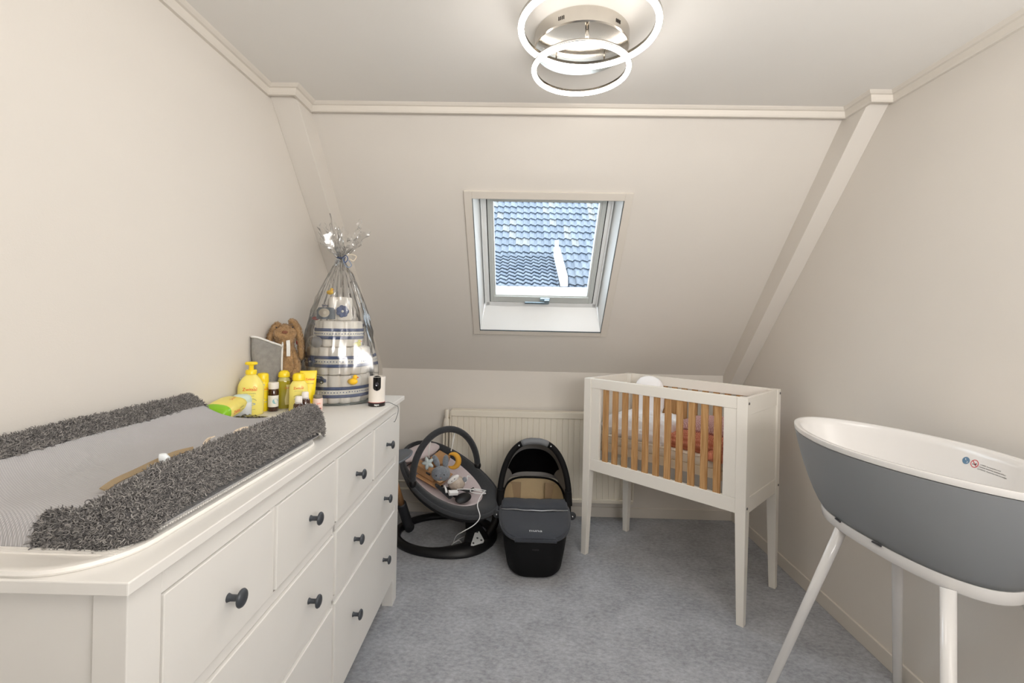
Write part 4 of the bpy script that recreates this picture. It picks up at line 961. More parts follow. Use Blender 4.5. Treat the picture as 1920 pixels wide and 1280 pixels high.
# teether ball, printed toy car, ducks, soother box
q = MB(); q.ball(tuple(loc_front(.118, -118, .262)), .024, (1, .7, 1)); q.build('teether_ball', mat('soft_grey', rgb(166, 166, 168), .6, bump=(60, .3)), DC, smooth=True)
q = MB(); q.tube([loc_front(.120, -118, .262) + Vector((-.012 + .022 * math.cos(a_), 0, .022 * math.sin(a_) + .004)) for a_ in np.linspace(0, 2 * PI, 20)[:-1]], .003, 8, closed=True); q.build('teether_ring', mat('soft_white', rgb(214, 214, 210), .5), DC, smooth=True)
def car(p, s):
    prof = [(-.5, 0), (-.5, .14), (-.44, .20), (-.26, .24), (-.12, .36), (.20, .36), (.36, .22), (.49, .17), (.5, .02), (.5, 0)]
    n_ = len(prof); V = [(p.x + x * s, p.y - .004, p.z + z * s) for x, z in prof] + [(p.x + x * s, p.y + .012, p.z + z * s) for x, z in prof]
    q = MB().add(V, [tuple(range(n_)), tuple(range(n_, 2 * n_))[::-1]] + [(i, n_ + i, n_ + (i + 1) % n_, (i + 1) % n_) for i in range(n_)]); c_ = q.build('toy_car', mat('car_blue', rgb(78, 100, 142), .4), DC)
    q = MB(); q.add([(p.x - .1 * s, p.y - .005, p.z + .33 * s), (p.x - .22 * s, p.y - .005, p.z + .24 * s), (p.x + .28 * s, p.y - .005, p.z + .24 * s), (p.x + .18 * s, p.y - .005, p.z + .33 * s)], [(0, 1, 2, 3)]); q.build('car_window', mat('car_glass', rgb(190, 200, 210), .3), c_)
    for x in (-.3, .32):
        for r_, m_, d in ((.11, M_PK, .006), (.06, M_WEDGE, .008)):
            q = MB(); q.lathe([(r_ * s, 0), (r_ * s, .003)], 16, (p.x + x * s, p.y - d + .003, p.z + .02 * s), M=Matrix.Rotation(PI / 2, 3, 'X')); q.build('car_wheel', m_, c_)
car(Vector((-.030, -.150, .098)), .066)
def duck(p, s, m_):
    q = MB(); q.ball(tuple(p), s, (1.15, .7, .75)); q.ball((p.x + s * .55, p.y, p.z + s * .95), s * .55, (1, .8, 1)); d_ = q.build('toy_duck', m_, DC, smooth=True)
    q = MB(); q.ball((p.x + s * 1.1, p.y - .001, p.z + s * .9), s * .22, (1.4, .8, .6), 8); q.build('duck_beak', M_RED, d_, smooth=True)
duck(Vector((.104, -.112, .100)), .019, mat('duck_yellow', rgb(252, 204, 40), .4)); duck(Vector((.112, -.085, .255)), .014, mat('duck_lime', rgb(222, 220, 80), .4)); duck(Vector((-.022, -.058, .476)), .013, MATS['duck_yellow'])
q = MB(); q.loft([[(x, -.088, z) for x, z in ((-.066, .360), (.004, .360), (.004, .400), (-.006, .410), (-.056, .410), (-.066, .398))], [(x, -.060, z) for x, z in ((-.066, .360), (.004, .360), (.004, .400), (-.006, .410), (-.056, .410), (-.066, .398))]])
bx_ = q.build('soother_box', mat('box_slate', rgb(88, 100, 112), .5), DC); q = MB(); V, F = disc(1, 24); V = V * np.array([.024, .019, 0]); q.add([(-.033 + v[0], -.0885, .387 + v[1]) for v in V], F); q.build('box_window', mat('box_cream', rgb(206, 198, 182), .5), bx_)
V, F = disc(.007, 14); MB().add([(-.030 + v[0], -.0892, .388 + v[1]) for v in V], F).build('box_window', mat('soother_cream', rgb(226, 220, 206), .4), bx_)
V, F = text_geo('baby', .014, .0004); MB().add([(-.030 + v[0], -.088, .418 + v[1]) for v in V], F).build('label_print', MATS['navy'], DC, solid=.0008)
q = MB(); q.ball((-.088, -.045, .362), .016, (1, .7, .5)); q.build('rosette', mat('red_cloth', rgb(170, 60, 64), .7), DC, smooth=True)
# cellophane: a pleated sheet pulled together at the neck and flaring above
def cello():
    nth = 120; prof = [(.146, .000), (.156, .012), (.160, .06), (.158, .14), (.152, .22), (.140, .31), (.116, .40), (.086, .48), (.050, .56), (.020, .612), (.0145, .630), (.0145, .636), (.028, .655), (.048, .69), (.058, .725), (.064, .75)]
    th_ = np.linspace(0, 2 * PI, nth, endpoint=False); rg = np.random.default_rng(21); ph = rg.uniform(0, 6.28, 6)
    G3 = np.zeros((len(prof) * 3 - 2, nth + 1, 3)); pr = np.array(prof); idx_ = np.linspace(0, len(prof) - 1, G3.shape[0])
    r_i = np.interp(idx_, range(len(prof)), pr[:, 0]); z_i = np.interp(idx_, range(len(prof)), pr[:, 1])
    for i, (r, z) in enumerate(zip(r_i, z_i)):
        up = max(0, (z - .33) / .3); amp = .018 * min(1, z / .2) + .16 * min(up, 1)
        if z > .636: amp = .30
        w_ = 1 + amp * (.45 * np.sin(7 * th_ + ph[0] + z * 3) + .35 * np.sin(13 * th_ + ph[1] - z * 5) + .3 * np.sin(23 * th_ + ph[2]) * min(1, z * 3))
        jit = rg.normal(size=nth) * (.0016 if z < .6 else .004)
        rr = r * w_ + jit
        lean = 0.0
        x = rr * np.cos(th_); y = rr * np.sin(th_)
        # a stiff outward corner of film on the right and left, as wrapped
        corner = np.exp(-((th_ - math.radians(335)) / .20) ** 2) * .055 * np.exp(-((z - .15) / .15) ** 2); x = x + corner
        corner2 = np.exp(-((th_ - math.radians(200)) / .22) ** 2) * .004 * np.exp(-((z - .18) / .15) ** 2); x = x - corner2
        zz = z + (0 if z < .64 else (z - .636) * (.35 * np.sin(3 * th_ + ph[3]) + .25 * np.sin(8 * th_ + ph[4])))
        if z > .64: x = x * (1 + .6 * (z - .64) / .12 * np.abs(np.cos(th_)))
        x = np.maximum(x, XL + .752 + .012 if False else -.295); y = np.minimum(y, 3)
        G3[i, :-1] = np.stack([x, y, np.broadcast_to(zz, x.shape)], 1); G3[i, -1] = G3[i, 0]
    return G3
M_CELLO = glass_mat('cellophane', (.985, .988, .99, 1), .16, .15)
q = MB(); q.grid(cello()); wrapo = q.build('cellophane_wrap', M_CELLO, DC, smooth=True, auto=28)
q = MB(); q.tube([(.0165 * math.cos(a_), .0165 * math.sin(a_), .633) for a_ in np.linspace(0, 2 * PI, 20)[:-1]], .0022, 6, closed=True); q.build('tie_ribbon', M_NAVY, wrapo, smooth=True)
for pts_, m_ in (([(.012, -.012, .633), (.028, -.016, .642), (.036, -.014, .628), (.026, -.016, .612), (.012, -.012, .630)], M_NAVY), ([(.012, -.012, .633), (.045, -.014, .648), (.072, -.012, .640), (.062, -.014, .620), (.045, -.014, .628)], mat('ribbon_cream', rgb(222, 210, 190), .6)), ([(.012, -.012, .633), (.022, -.018, .606), (.040, -.018, .590), (.054, -.016, .600), (.040, -.016, .622)], mat('ribbon_slate', rgb(130, 146, 170), .6))):
    q = ribbon(pts_, .004, .0008, up=(0, 1, 0)); q.build('tie_ribbon', m_, wrapo)
# baby monitor camera
CM = thing('baby_monitor_camera', 'small white round camera with black lens head at the chest corner', 'camera', (-0.603, 1.965, ZT), (0, 0, math.radians(17)))
M_CAMW = mat('camera_white', rgb(238, 232, 224), .35)
q = MB(); q.lathe([(.0335, .014), (.0335, .092), (.0345, .120), (.033, .1225), (.0315, .1225), (.0305, .119), (.030, .070), (.001, .068)], 40, cap0=True); bd = q.build('housing', M_CAMW, CM, auto=40)
q = MB(); q.lathe([(.0340, 0), (.0352, .002), (.0348, .0155), (.0335, .016)], 40); q.build('base', mat('camera_black', rgb(34, 30, 30), .3), CM, auto=40)
q = MB(); q.lathe([(.0345, .0158), (.0345, .0172)], 40); q.build('red_ring', mat('camera_red', rgb(190, 56, 60), .4), CM)
# black window on the front and the ball lens
q = MB(); G4 = np.zeros((14, 13, 3))
for i in range(14):
    zz = .066 + .056 * i / 13; half = .0155 * (1 if zz > .0815 else math.sqrt(max(0, 1 - ((.0815 - zz) / .0155) ** 2)))
    for j in range(13):
        x = -half + 2 * half * j / 12; G4[i, j] = (x, -math.sqrt(.0346 ** 2 - x * x) - .0006, zz)
q.grid(G4); q.build('lens_window', mat('gloss_black', rgb(10, 10, 12), .06, coat=.6), CM, smooth=True)
q = MB(); q.ball((0, -.012, .104), .0235, (1, 1, 1), 24); q.build('lens_head', MATS['gloss_black'], CM, smooth=True)
q = MB(); q.lathe([(.0075, 0), (.0075, .002), (.005, .0015), (.001, .001)], 20, (0, -.0353, .094), M=Matrix.Rotation(PI / 2, 3, 'X')); q.build('lens', mat('lens_grey', rgb(60, 60, 66), .1, coat=.6), CM, auto=30)
V, F = text_geo('tapo', .0105, .0004); MB().add([(v[0], -math.sqrt(.0352 ** 2 - v[0] ** 2) - .0005, .008 + v[1]) for v in V], F).build('logo_print', M_WEDGE, CM)
q = MB(); q.tube(smooth_path([(.030, .012, .006), (.050, -.004, .012), (.078, -.035, .0035), (.086, -.055, .001), (.0865, -.060, -.02), (.076, -.060, -.055), (.070, -.055, -.06)]), .0013, 8); q.build('cable', mat('cable_grey', rgb(96, 98, 102), .5), CM, smooth=True)

# ------------------------------------------------------------------ things in the crib (crib frame)
CM_ = Matrix.Translation((0.372, 2.699, 0)) @ Matrix.Rotation(CA, 4, 'Z')
def in_crib(name, label, cat, x, y, z, rz=0.0):
    p = CM_ @ Vector((x, y, z)); return thing(name, label, cat, tuple(p), (0, 0, CA + rz))
def pillow_geo(q, lx, ly, h, nz=18, n=3.0, wr=.004, s=0, ph=1.0):
    """closed puffy slab on z=0"""
    nx, ny = 44, 30; u_ = np.linspace(-1, 1, nx); v_ = np.linspace(-1, 1, ny); U, W_ = np.meshgrid(u_, v_)
    edge = np.clip((1 - np.abs(U) ** n), 0, 1) ** (.5 * ph) * np.clip((1 - np.abs(W_) ** n), 0, 1) ** (.5 * ph)
    wv = wr * (fbm(U * 6, W_ * 4, s) + .6 * fbm(U * 13, W_ * 9, s + 1)) * np.minimum(1, edge * 2)
    top = np.stack([U * lx / 2, W_ * ly / 2, h * (.35 + .65 * edge) * (edge > -1) + wv], 2)
    bot = np.stack([U * lx / 2, W_ * ly / 2, h * (.35 - .35 * np.minimum(1, edge * 4)) + 0 * U], 2)
    q.grid(top); q.grid(bot[::-1])
    for A_, B_ in ((bot[0], top[0]), (top[-1], bot[-1])): q.grid(np.stack([A_, B_]))
    q.grid(np.stack([top[:, 0], bot[:, 0]])); q.grid(np.stack([bot[:, -1], top[:, -1]]))
    return q
M_MATR = mat('mattress_cream', rgb(232, 224, 208), .85, bump=(80, .3)); M_LINEN = mat('white_linen', rgb(244, 244, 246), .85, bump=(60, .35))
t = in_crib('crib_mattress', 'thin cream crib mattress behind the oak slats', 'mattress', .444, .234, .6485)
q = MB(); R = []
for z, k in ((0, .0), (.004, -.003), (.022, -.005), (.044, -.003), (.050, .004), (.051, .03)): R.append(rrect(-.405 - 0 + k, .405 - k, -.180 + k, .180 - k, z, .03, 6))
q.loft(R); q.build('mattress_body', M_MATR, t, smooth=True, auto=50)
for sy_ in (-.186, ):
    q = MB(); q.tube([(x, sy_ + .0005, .046 + .0015 * math.sin(x * 30)) for x in np.linspace(-.38, .38, 40)], .0022, 6); q.build('piping', M_MATR, t, smooth=True)
t = in_crib('duvet', 'crumpled white duvet on the left half of the crib mattress', 'duvet', .262, .238, .7005, .04)
q = MB(); pillow_geo(q, .395, .335, .115, n=4, wr=.013, s=2, ph=.7); q.build('duvet_body', M_LINEN, t, smooth=True)
q = MB(); pillow_geo(q, .30, .05, .055, n=4, wr=.006, s=5); 
o = q.build('folded_edge', M_LINEN, t, smooth=True); o.location = (.05, -.160, -.0); 
for x, y in ((-.215, -.165), (.175, -.185)):
    q = MB(); q.box((x, y, .02 if x < 0 else .004), (.022, .006, .012), Matrix.Rotation(.5, 3, 'Y')); q.build('corner_tag', M_LINEN, t, bevel=.002)
t = in_crib('knitted_blanket', 'rust and pink waffle-knit blanket folded on the right half of the crib', 'blanket', .640, .232, .7005, -.03)
M_RUST = mat('knit_rust', rgb(228, 160, 132), .9, weave=(38, rgb(190, 112, 84), 0)); M_KPINK = mat('knit_pink', rgb(222, 188, 184), .9, weave=(38, rgb(180, 136, 132), .6))
q = MB(); pillow_geo(q, .335, .325, .100, n=3.4, wr=.006, s=7, ph=.8); q.build('lower_fold', M_RUST, t, smooth=True)
q = MB(); pillow_geo(q, .30, .27, .075, n=3.4, wr=.005, s=9, ph=.8); o = q.build('upper_fold', M_KPINK, t, smooth=True); o.location = (.012, .02, .074)
q = MB(); pillow_geo(q, .10, .030, .05, n=3, wr=.003, s=3); o = q.build('hanging_corner', M_RUST, t, smooth=True); o.location = (.11, -.186, -.012)
q = MB(); q.ball((.085, -.190, -.002), .012, (1.3, .7, .9)); q.ball((.145, -.190, -.014), .011, (1, .7, 1.1)); q.build_each('tassel', M_LINEN, t, smooth=True)
t = in_crib('bolster_cushion', 'white rounded cushion with thin grey printed lines standing in the left crib corner', 'cushion', .225, .335, .802, .35)
q = MB(); R = []
for z, k in ((0, .7), (.01, .9), (.04, 1.0), (.10, 1.02), (.15, .98), (.185, .84), (.205, .60), (.215, .30), (.217, .05)): R.append(se_ring(0, 0, z, .085 * k, .036 * k, 2.3, 32))
q.loft(R); q.build('cushion_body', M_LINEN, t, smooth=True)
for sx_ in (-1, 1):
    q = MB(); q.tube([(sx_ * (.034 + .018 * math.sin(v_ * 2.6)), -.0345 * math.sqrt(max(.1, 1 - (abs(sx_ * (.034 + .018 * math.sin(v_ * 2.6))) / .086) ** 2.3)), .16 - .075 * v_) for v_ in np.linspace(0, 1, 10)], .0016, 6); q.build('printed_line', M_PK, t, smooth=True)

# ------------------------------------------------------------------ baby bouncer
BO = thing('baby_bouncer', 'black swinging baby bouncer with pale pink seat pad and toy arch', 'bouncer', (-.44, 2.87, 0))
M_BLK = mat('matte_black_plastic', rgb(26, 26, 28), .42, spec=.4); M_CHAR = mat('charcoal_fabric', rgb(48, 50, 54), .9, noise=(90, .15), bump=(400, .5), sheen=.2); M_SPINK = mat('seat_pink', rgb(214, 202, 204), .9, noise=(200, .04), bump=(350, .5)); M_MESHB = mat('black_mesh', rgb(30, 30, 32), .8, bump=(300, .5))
c0 = np.array([-.4156, 2.83, .360]); lv = np.array([.765, -.503, -.403]); wv_ = np.array([.585, .804, .106]); nv = np.array([.27, -.316, .909])
SHV = np.array((.0044, -.03, .010))
def Q(a, b, c=0.0): return tuple(c0 + lv * a + wv_ * b + nv * c)
# floor ring
n_ = 64; q = MB(); R = []
for i in range(n_):
    an = 2 * PI * i / n_; ca, sa = math.cos(an), math.sin(an); cx, cy = -.44 + .295 * ca, 2.87 + .252 * sa
    wd = .026 + .030 * math.exp(-((an - 5.25) / .55) ** 2); hh = .040 + .012 * math.exp(-((an - 5.3) / .5) ** 2)
    nx_, ny_ = ca, sa
    R.append([(cx + nx_ * wd, cy + ny_ * wd, .004), (cx + nx_ * wd * 1.02, cy + ny_ * wd * 1.02, .012), (cx + nx_ * wd * .7, cy + ny_ * wd * .7, hh * .8), (cx, cy, hh), (cx - nx_ * wd * .7, cy - ny_ * wd * .7, hh * .85), (cx - nx_ * wd, cy - ny_ * wd, .014), (cx - nx_ * wd, cy - ny_ * wd, .004)])
R.append(R[0]); q.loft(R, False, False); q.build('base_ring', M_BLK, BO, world=True, smooth=True)
# motor housing and column rising from the ring to the seat
q = MB(); R = []
for x, y, z, a_, b_, rz in ((-.225, 2.725, .006, .100, .052, .62), (-.228, 2.735, .030, .092, .046, .62), (-.245, 2.775, .070, .060, .034, .6), (-.275, 2.825, .115, .038, .028, .5), (-.300, 2.865, .165, .032, .026, .4), (-.330, 2.885, .215, .032, .028, .4), (-.350, 2.895, .260, .05, .045, .4)): R.append(se_ring(x, y, z, a_, b_, 2.3, 24, rz))
q.loft(R); q.build('column', M_BLK, BO, world=True, smooth=True)
q = MB(); q.tube(smooth_path([(-.190, 2.77, .035), (-.155, 2.84, .050), (-.132, 2.93, .085), (-.142, 3.00, .140), (-.185, 3.03, .185), (-.240, 3.00, .205), (-.295, 2.93, .205)]), .026, 12, flat=.62); q.build('side_loop', M_BLK, BO, world=True, smooth=True)
# triangular control plate
A3 = [(-.240, 2.795, .088), (-.183, 2.702, .046), (-.262, 2.640, .040)]
cen = np.mean(A3, 0); nrm = np.cross(np.array(A3[1]) - A3[0], np.array(A3[2]) - A3[0]); nrm /= np.linalg.norm(nrm); nrm = nrm if nrm[2] > 0 else -nrm
P3_ = []
for k in range(3):
    a_, b_, c_ = np.array(A3[k - 1]), np.array(A3[k]), np.array(A3[(k + 1) % 3])
    for t_ in (0, .25, .5, .75, 1): P3_.append((b_ + (a_ - b_) * .16) * (1 - t_) ** 2 + 2 * t_ * (1 - t_) * b_ + (b_ + (c_ - b_) * .16) * t_ ** 2)
q = MB(); q.loft([[tuple(p - nrm * .010) for p in P3_], [tuple(p + nrm * .004) for p in P3_]]); cp = q.build('control_plate', mat('panel_white', rgb(226, 228, 228), .35), BO, world=True)
q = MB()
for w3 in ((.68, .18, .14), (.14, .70, .16), (.15, .15, .70), (.34, .34, .32)):
    p = sum(np.array(A3[k]) * w3[k] for k in range(3)) + nrm * .0042; e1 = (np.array(A3[0]) - cen); e1 /= np.linalg.norm(e1); e2 = np.cross(nrm, e1)
    q.loft([[tuple(p + (e1 * math.cos(a_) + e2 * math.sin(a_)) * .0062 + nrm * h_) for a_ in np.arange(12) * PI / 6] for h_ in (-.001, .0012)])
q.build_each('control_button', mat('button_grey', rgb(64, 66, 70), .4), BO, world=True)
# seat shell: rim, padded dark band, pink liner, mesh underside
def egg(a_, b_, ca_=0.0, c=0.0, seg=48, n=2.1):
    th_ = np.arange(seg) * 2 * PI / seg; out = []
    for t_ in th_:
        ct, st = math.cos(t_), math.sin(t_); A_ = a_ * (abs(ct) ** (2 / n)) * (1 if ct > 0 else -1); B_ = b_ * (abs(st) ** (2 / n)) * (1 if st > 0 else -1)
        bend = .030 * (A_ / .36) ** 2      # the seat curves up at head and foot
        out.append(Q(ca_ + A_, B_, c + bend - .01))
    return out
q = MB(); q.loft([egg(.30, .19, -.02, -.080), egg(.22, .15, -.04, -.105), egg(.1, .08, -.04, -.115)][::-1] + [egg(.335, .222, 0, -.045), egg(.350, .236, 0, 0.0)], True, False); q.build('seat_underside', M_MESHB, BO, world=True, smooth=True)
q = MB(); q.tube(egg(.350, .236, 0, .004), .012, 10, closed=True); q.build('seat_rim', M_CHAR, BO, world=True, smooth=True)
q = MB(); q.loft([egg(.350, .234, 0, .010), egg(.338, .222, -.003, .024), egg(.325, .205, -.02, .022), egg(.302, .180, -.045, .006), egg(.292, .168, -.055, -.012)], False, False); q.build('padded_border', M_CHAR, BO, world=True, smooth=True)
q = MB(); q.loft([egg(.296, .172, -.055, -.006), egg(.286, .162, -.06, -.012), egg(.25, .14, -.06, -.045), egg(.18, .10, -.05, -.065), egg(.08, .045, -.04, -.072), egg(.01, .01, -.04, -.073)], False, False); q.build('seat_pad', M_SPINK, BO, world=True, smooth=True)
q = MB(); q.ball(Q(-.275, -.0, .012), 1, (.060, .165, .026), 20, Matrix([lv, wv_, nv]).transposed()); q.build('head_cushion', M_SPINK, BO, world=True, smooth=True)
q = MB(); q.tube([Q(-.215 - .02 * math.cos(b_ * 9), b_, .008) for b_ in np.linspace(-.17, .14, 16)], .0035, 6); q.build('seam', M_MESHB, BO, world=True, smooth=True)
# arch
pA = np.array(Q(-.075, -.232, .02)); pB = np.array(Q(.02, .232, .02)); pT = np.array((-.452, 2.86, .650)) + SHV
mid = (pA + pB) / 2; up_ = pT - mid; arc = [tuple(mid + (pA - mid) * math.cos(a_) + up_ * math.sin(a_) + (.0 if True else 0)) for a_ in np.linspace(0, PI, 30)]
q = MB(); q.tube(arc, .0195, 14); q.build('toy_arch', M_CHAR, BO, world=True, smooth=True)
for p in (pA, pB):
    q = MB(); q.ball(tuple(p), .022, (1, 1, 1.3)); q.build('arch_joint', M_BLK, BO, world=True, smooth=True)
# straps and buckle
q = MB(); q.loft([[Q(*p) for p in r_] for r_ in ([(.0 + .014 * math.cos(a_), -.105 + .01 * 0, .0 + .014 * math.sin(a_)) for a_ in np.arange(12) * PI / 6], [(.10 + .016 * math.cos(a_) * .3, -.075 + .016 * math.cos(a_), -.018 + .020 * math.sin(a_)) for a_ in np.arange(12) * PI / 6])]); q.build('strap_pad', M_CHAR, BO, world=True, smooth=True)
q = MB(); q.ball(Q(.150, -.02, -.018), 1, (.036, .060, .012), 20, Matrix([lv, wv_, nv]).transposed()); q.build('crotch_buckle', M_BLK, BO, world=True, smooth=True)
for pts_ in ([(.02, -.07, -.03), (.05, -.03, -.02), (.08, .0, -.035)], [(.03, -.02, -.04), (.08, .03, -.03), (.12, .06, -.03), (.13, .10, -.02)], [(.06, -.06, -.03), (.12, -.04, -.025)]):
    ribbon([Q(*p) for p in pts_], .022, .002, up=tuple(nv)).build('strap', M_BLK, BO, world=True)
# things hanging from the arch
def arc_at(u_): a_ = u_ * PI; return mid + (pA - mid) * math.cos(a_) + up_ * math.sin(a_)
h1, h2 = arc_at(.36), arc_at(.60)
def star(q, c, r, th, axx, axy, n=5, k=.55, fat=.5):
    axn = np.cross(axx, axy); m_ = 40; R = []
    for s_, sc in ((-1, .0), (-.9, .5), (-.6, .85), (0, 1), (.6, .85), (.9, .5), (1, 0)):
        R.append([tuple(c + (axx * math.cos(a_) + axy * math.sin(a_)) * r * max(sc, .02) * (1 - (1 - k) * (.5 - .5 * math.cos(n * (a_ - th)))) + axn * s_ * r * fat) for a_ in np.arange(m_) * 2 * PI / m_])
    q.loft(R); return q
toy = thing('hanging_star_toy', 'pale grey plush star hanging from the left of the toy arch', 'toy', tuple(h1))
sp = np.array((-.540, 2.80, .462)) + SHV; q = MB(); q.tube([tuple(h1 - np.array([0, 0, .012])), tuple((h1 + sp) / 2 + np.array([-.004, 0, 0])), tuple(sp + np.array([.006, 0, .030]))], .0034, 8); q.build('cord', M_WEDGE, toy, world=True, smooth=True)
q = MB(); q.tube([tuple(h1 + np.array([0, 0, .013])), tuple(h1 - np.array([0, 0, .016]))], .008, 8); q.build('loop', M_BLK, toy, world=True, smooth=True)
q = MB(); star(q, sp, .040, PI / 2 + .3, np.array((.98, -.1, .1)), np.array((-.1, .2, .97)), fat=.38); q.build('star', mat('soft_mint', rgb(196, 206, 206), .9, bump=(200, .4)), toy, world=True, smooth=True)
toy = thing('hanging_moon_toy', 'mustard yellow plush crescent moon hanging from the right of the arch', 'toy', tuple(h2))
mp_ = np.array((-.400, 2.86, .462)) + SHV; q = MB(); q.tube([tuple(h2 - np.array([0, 0, .012])), tuple(mp_ + np.array([-.012, 0, .058]))], .0034, 8); q.build('cord', M_WEDGE, toy, world=True, smooth=True)
q = MB(); q.tube([tuple(h2 + np.array([0, 0, .013])), tuple(h2 - np.array([0, 0, .016]))], .008, 8); q.build('loop', M_BLK, toy, world=True, smooth=True)
an = np.linspace(math.radians(125), math.radians(-125), 22); q = MB(); q.tube([(mp_[0] + .038 * math.cos(a_) - .004, mp_[1], mp_[2] + .042 * math.sin(a_)) for a_ in an], [.003 + .015 * math.sin(PI * i / 21) ** .8 for i in range(22)], 12); q.build('moon', mat('mustard', rgb(226, 168, 62), .9, bump=(200, .4)), toy, world=True, smooth=True)
# lying in the seat
def at_q(name, label, cat, a_, b_, c_): return thing(name, label, cat, Q(a_, b_, c_))
T_ = Matrix([lv, wv_, nv]).transposed()
M_KR = mat('kraft_card', rgb(184, 142, 100), .8, noise=(20, .05))
t = at_q('gift_box', 'open brown cardboard toy box with cut-out lying in the bouncer seat', 'box', -.14, .0, -.04)
q = MB(); Mx = T_ @ Matrix.Rotation(.25, 3, 'Z'); q.box(Q(-.135, -.075, .002), (.16, .055, .052), Mx); q.box(Q(-.155, .060, .010), (.085, .11, .045), Mx); q.box(Q(-.10, -.02, -.035), (.16, .18, .006), Mx)
bx3 = q.build_each('box_panel', M_KR, t, world=True, bevel=.002)
q = MB(); q.box(Q(-.090, -.098, .018), (.030, .004, .010), Mx); q.box(Q(-.115, -.090, .0285), (.026, .006, .001), Mx); q.build_each('cut_out', M_PK, t, world=True)
t = at_q('grey_plush_toy', 'mid grey plush bunny head with two upright ears in the bouncer', 'soft toy', -.035, -.03, .02)
M_GP = mat('plush_grey', rgb(132, 138, 146), .95, noise=(120, .2), bump=(250, .8), sheen=.4)
hc = np.array((-.464, 2.815, .396)) + SHV; q = MB(); q.ball(tuple(hc), .056, (1.02, .75, .82), 22); hd_ = q.build('head', M_GP, t, world=True, smooth=True)
for dx_, tl in ((-.026, -.45), (.020, .08)):
    q = MB(); Me = Matrix.Rotation(tl, 3, 'Y'); q.ball(tuple(hc + np.array([dx_ * 1.25, .012, .072])), .040, (.46, .30, 1.0), 14, Me); q.build('ear', M_GP, t, world=True, smooth=True)
for dx_ in (-.020, .026):
    q = MB(); q.ball(tuple(hc + np.array([dx_, -.0405, .004 + dx_ * .12])), .0035, (1, .6, 1.2), 8); q.build('eye', M_PK, t, world=True, smooth=True)
q = MB(); q.ball(tuple(hc + np.array([.006, -.042, -.012])), .004, (1.4, .6, .8), 8); q.build('nose', mat('nose_pink', rgb(190, 150, 146), .8), t, world=True, smooth=True)
t = at_q('teething_ring', 'small pale wooden teething ring below the grey plush toy', 'toy', -.02, -.07, .01)
rc = np.array(Q(-.012, -.075, .032)); q = MB(); q.tube([tuple(rc + np.array([.019 * math.cos(a_), .004 * math.sin(a_), .019 * math.sin(a_)])) for a_ in np.arange(20) * PI / 10], .0058, 10, closed=True); q.build('ring', mat('beech', rgb(226, 186, 140), .5), t, world=True, smooth=True)
t = at_q('wrapped_rattle', 'beige plush rattle in clear film with a white face, right of the grey plush', 'toy', .05, .02, -.02)
pc = np.array((-.368, 2.80, .348)) + SHV; q = MB(); q.ball(tuple(pc), .052, (1.0, .8, .85), 18); q.build('plush_body', mat('plush_beige', rgb(186, 172, 158), .6, noise=(60, .15), bump=(60, .8), coat=.5), t, world=True, smooth=True)
Mf = Matrix.Rotation(-.65, 3, 'Y'); q = MB(); q.ball(tuple(pc + np.array([-.016, -.026, .030])), .040, (1.05, .35, .42), 16, Mf); q.build('white_face', mat('plush_white', rgb(240, 238, 236), .8), t, world=True, smooth=True)
for d_ in ((-.022, -.0405, .024), (-.006, -.0405, .038)):
    q = MB(); q.ball(tuple(pc + np.array(d_)), .0030, (1.6, .5, .7), 8, Mf); q.build('eye', M_PK, t, world=True, smooth=True)
q = MB(); q.ball(tuple(pc + np.array([.050, -.01, .026])), .016, (.9, .4, 1), 10); q.build('ear', M_GP, t, world=True, smooth=True)
# power adapter with its long white lead
t = at_q('power_adapter', 'white power adapter on the bouncer seat with a long white lead hanging to the floor', 'adapter', .10, -.07, .02)
M_CABW = mat('cable_white', rgb(240, 240, 240), .35)
ac = Q(.112, -.082, .022); q = MB(); q.box(ac, (.026, .056, .022), T_ @ Matrix.Rotation(-.5, 3, 'Z')); q.build('adapter_body', M_CABW, t, world=True, bevel=.004)
q = MB(); q.tube([Q(.090, -.115, .022), Q(.070, -.105, .030), Q(.050, -.100, .036)], [.007, .006, .003], 8); q.build('plug', M_CABW, t, world=True, smooth=True)
q = MB(); q.tube(smooth_path([Q(.110, -.05, .03), Q(.135, -.01, .032), Q(.165, .03, .030), Q(.205, .06, .035), Q(.235, .065, .040), Q(.215, .02, .045), Q(.170, .00, .036), Q(.165, .04, .032), Q(.215, .085, .036), (-.192, 2.685, .343), (-.211, 2.65, .325), (-.220, 2.59, .300), (-.203, 2.562, .250), (-.233, 2.555, .208), (-.298, 2.560, .165), (-.336, 2.61, .120), (-.362, 2.675, .050), (-.377, 2.70, .010), (-.350, 2.715, .006), (-.325, 2.76, .004), (-.345, 2.80, .004), (-.375, 2.76, .004), (-.330, 2.84, .004), (-.29, 2.86, .004)], 8), .0026, 8)
q.build('lead', M_CABW, t, world=True, smooth=True)
q = MB(); q.tube(smooth_path([Q(.09, .03, .0), Q(.075, .075, .015), Q(.05, .11, .012), Q(.06, .13, .0)]), .0032, 8); q.build('lead_end', M_CABW, t, world=True, smooth=True)

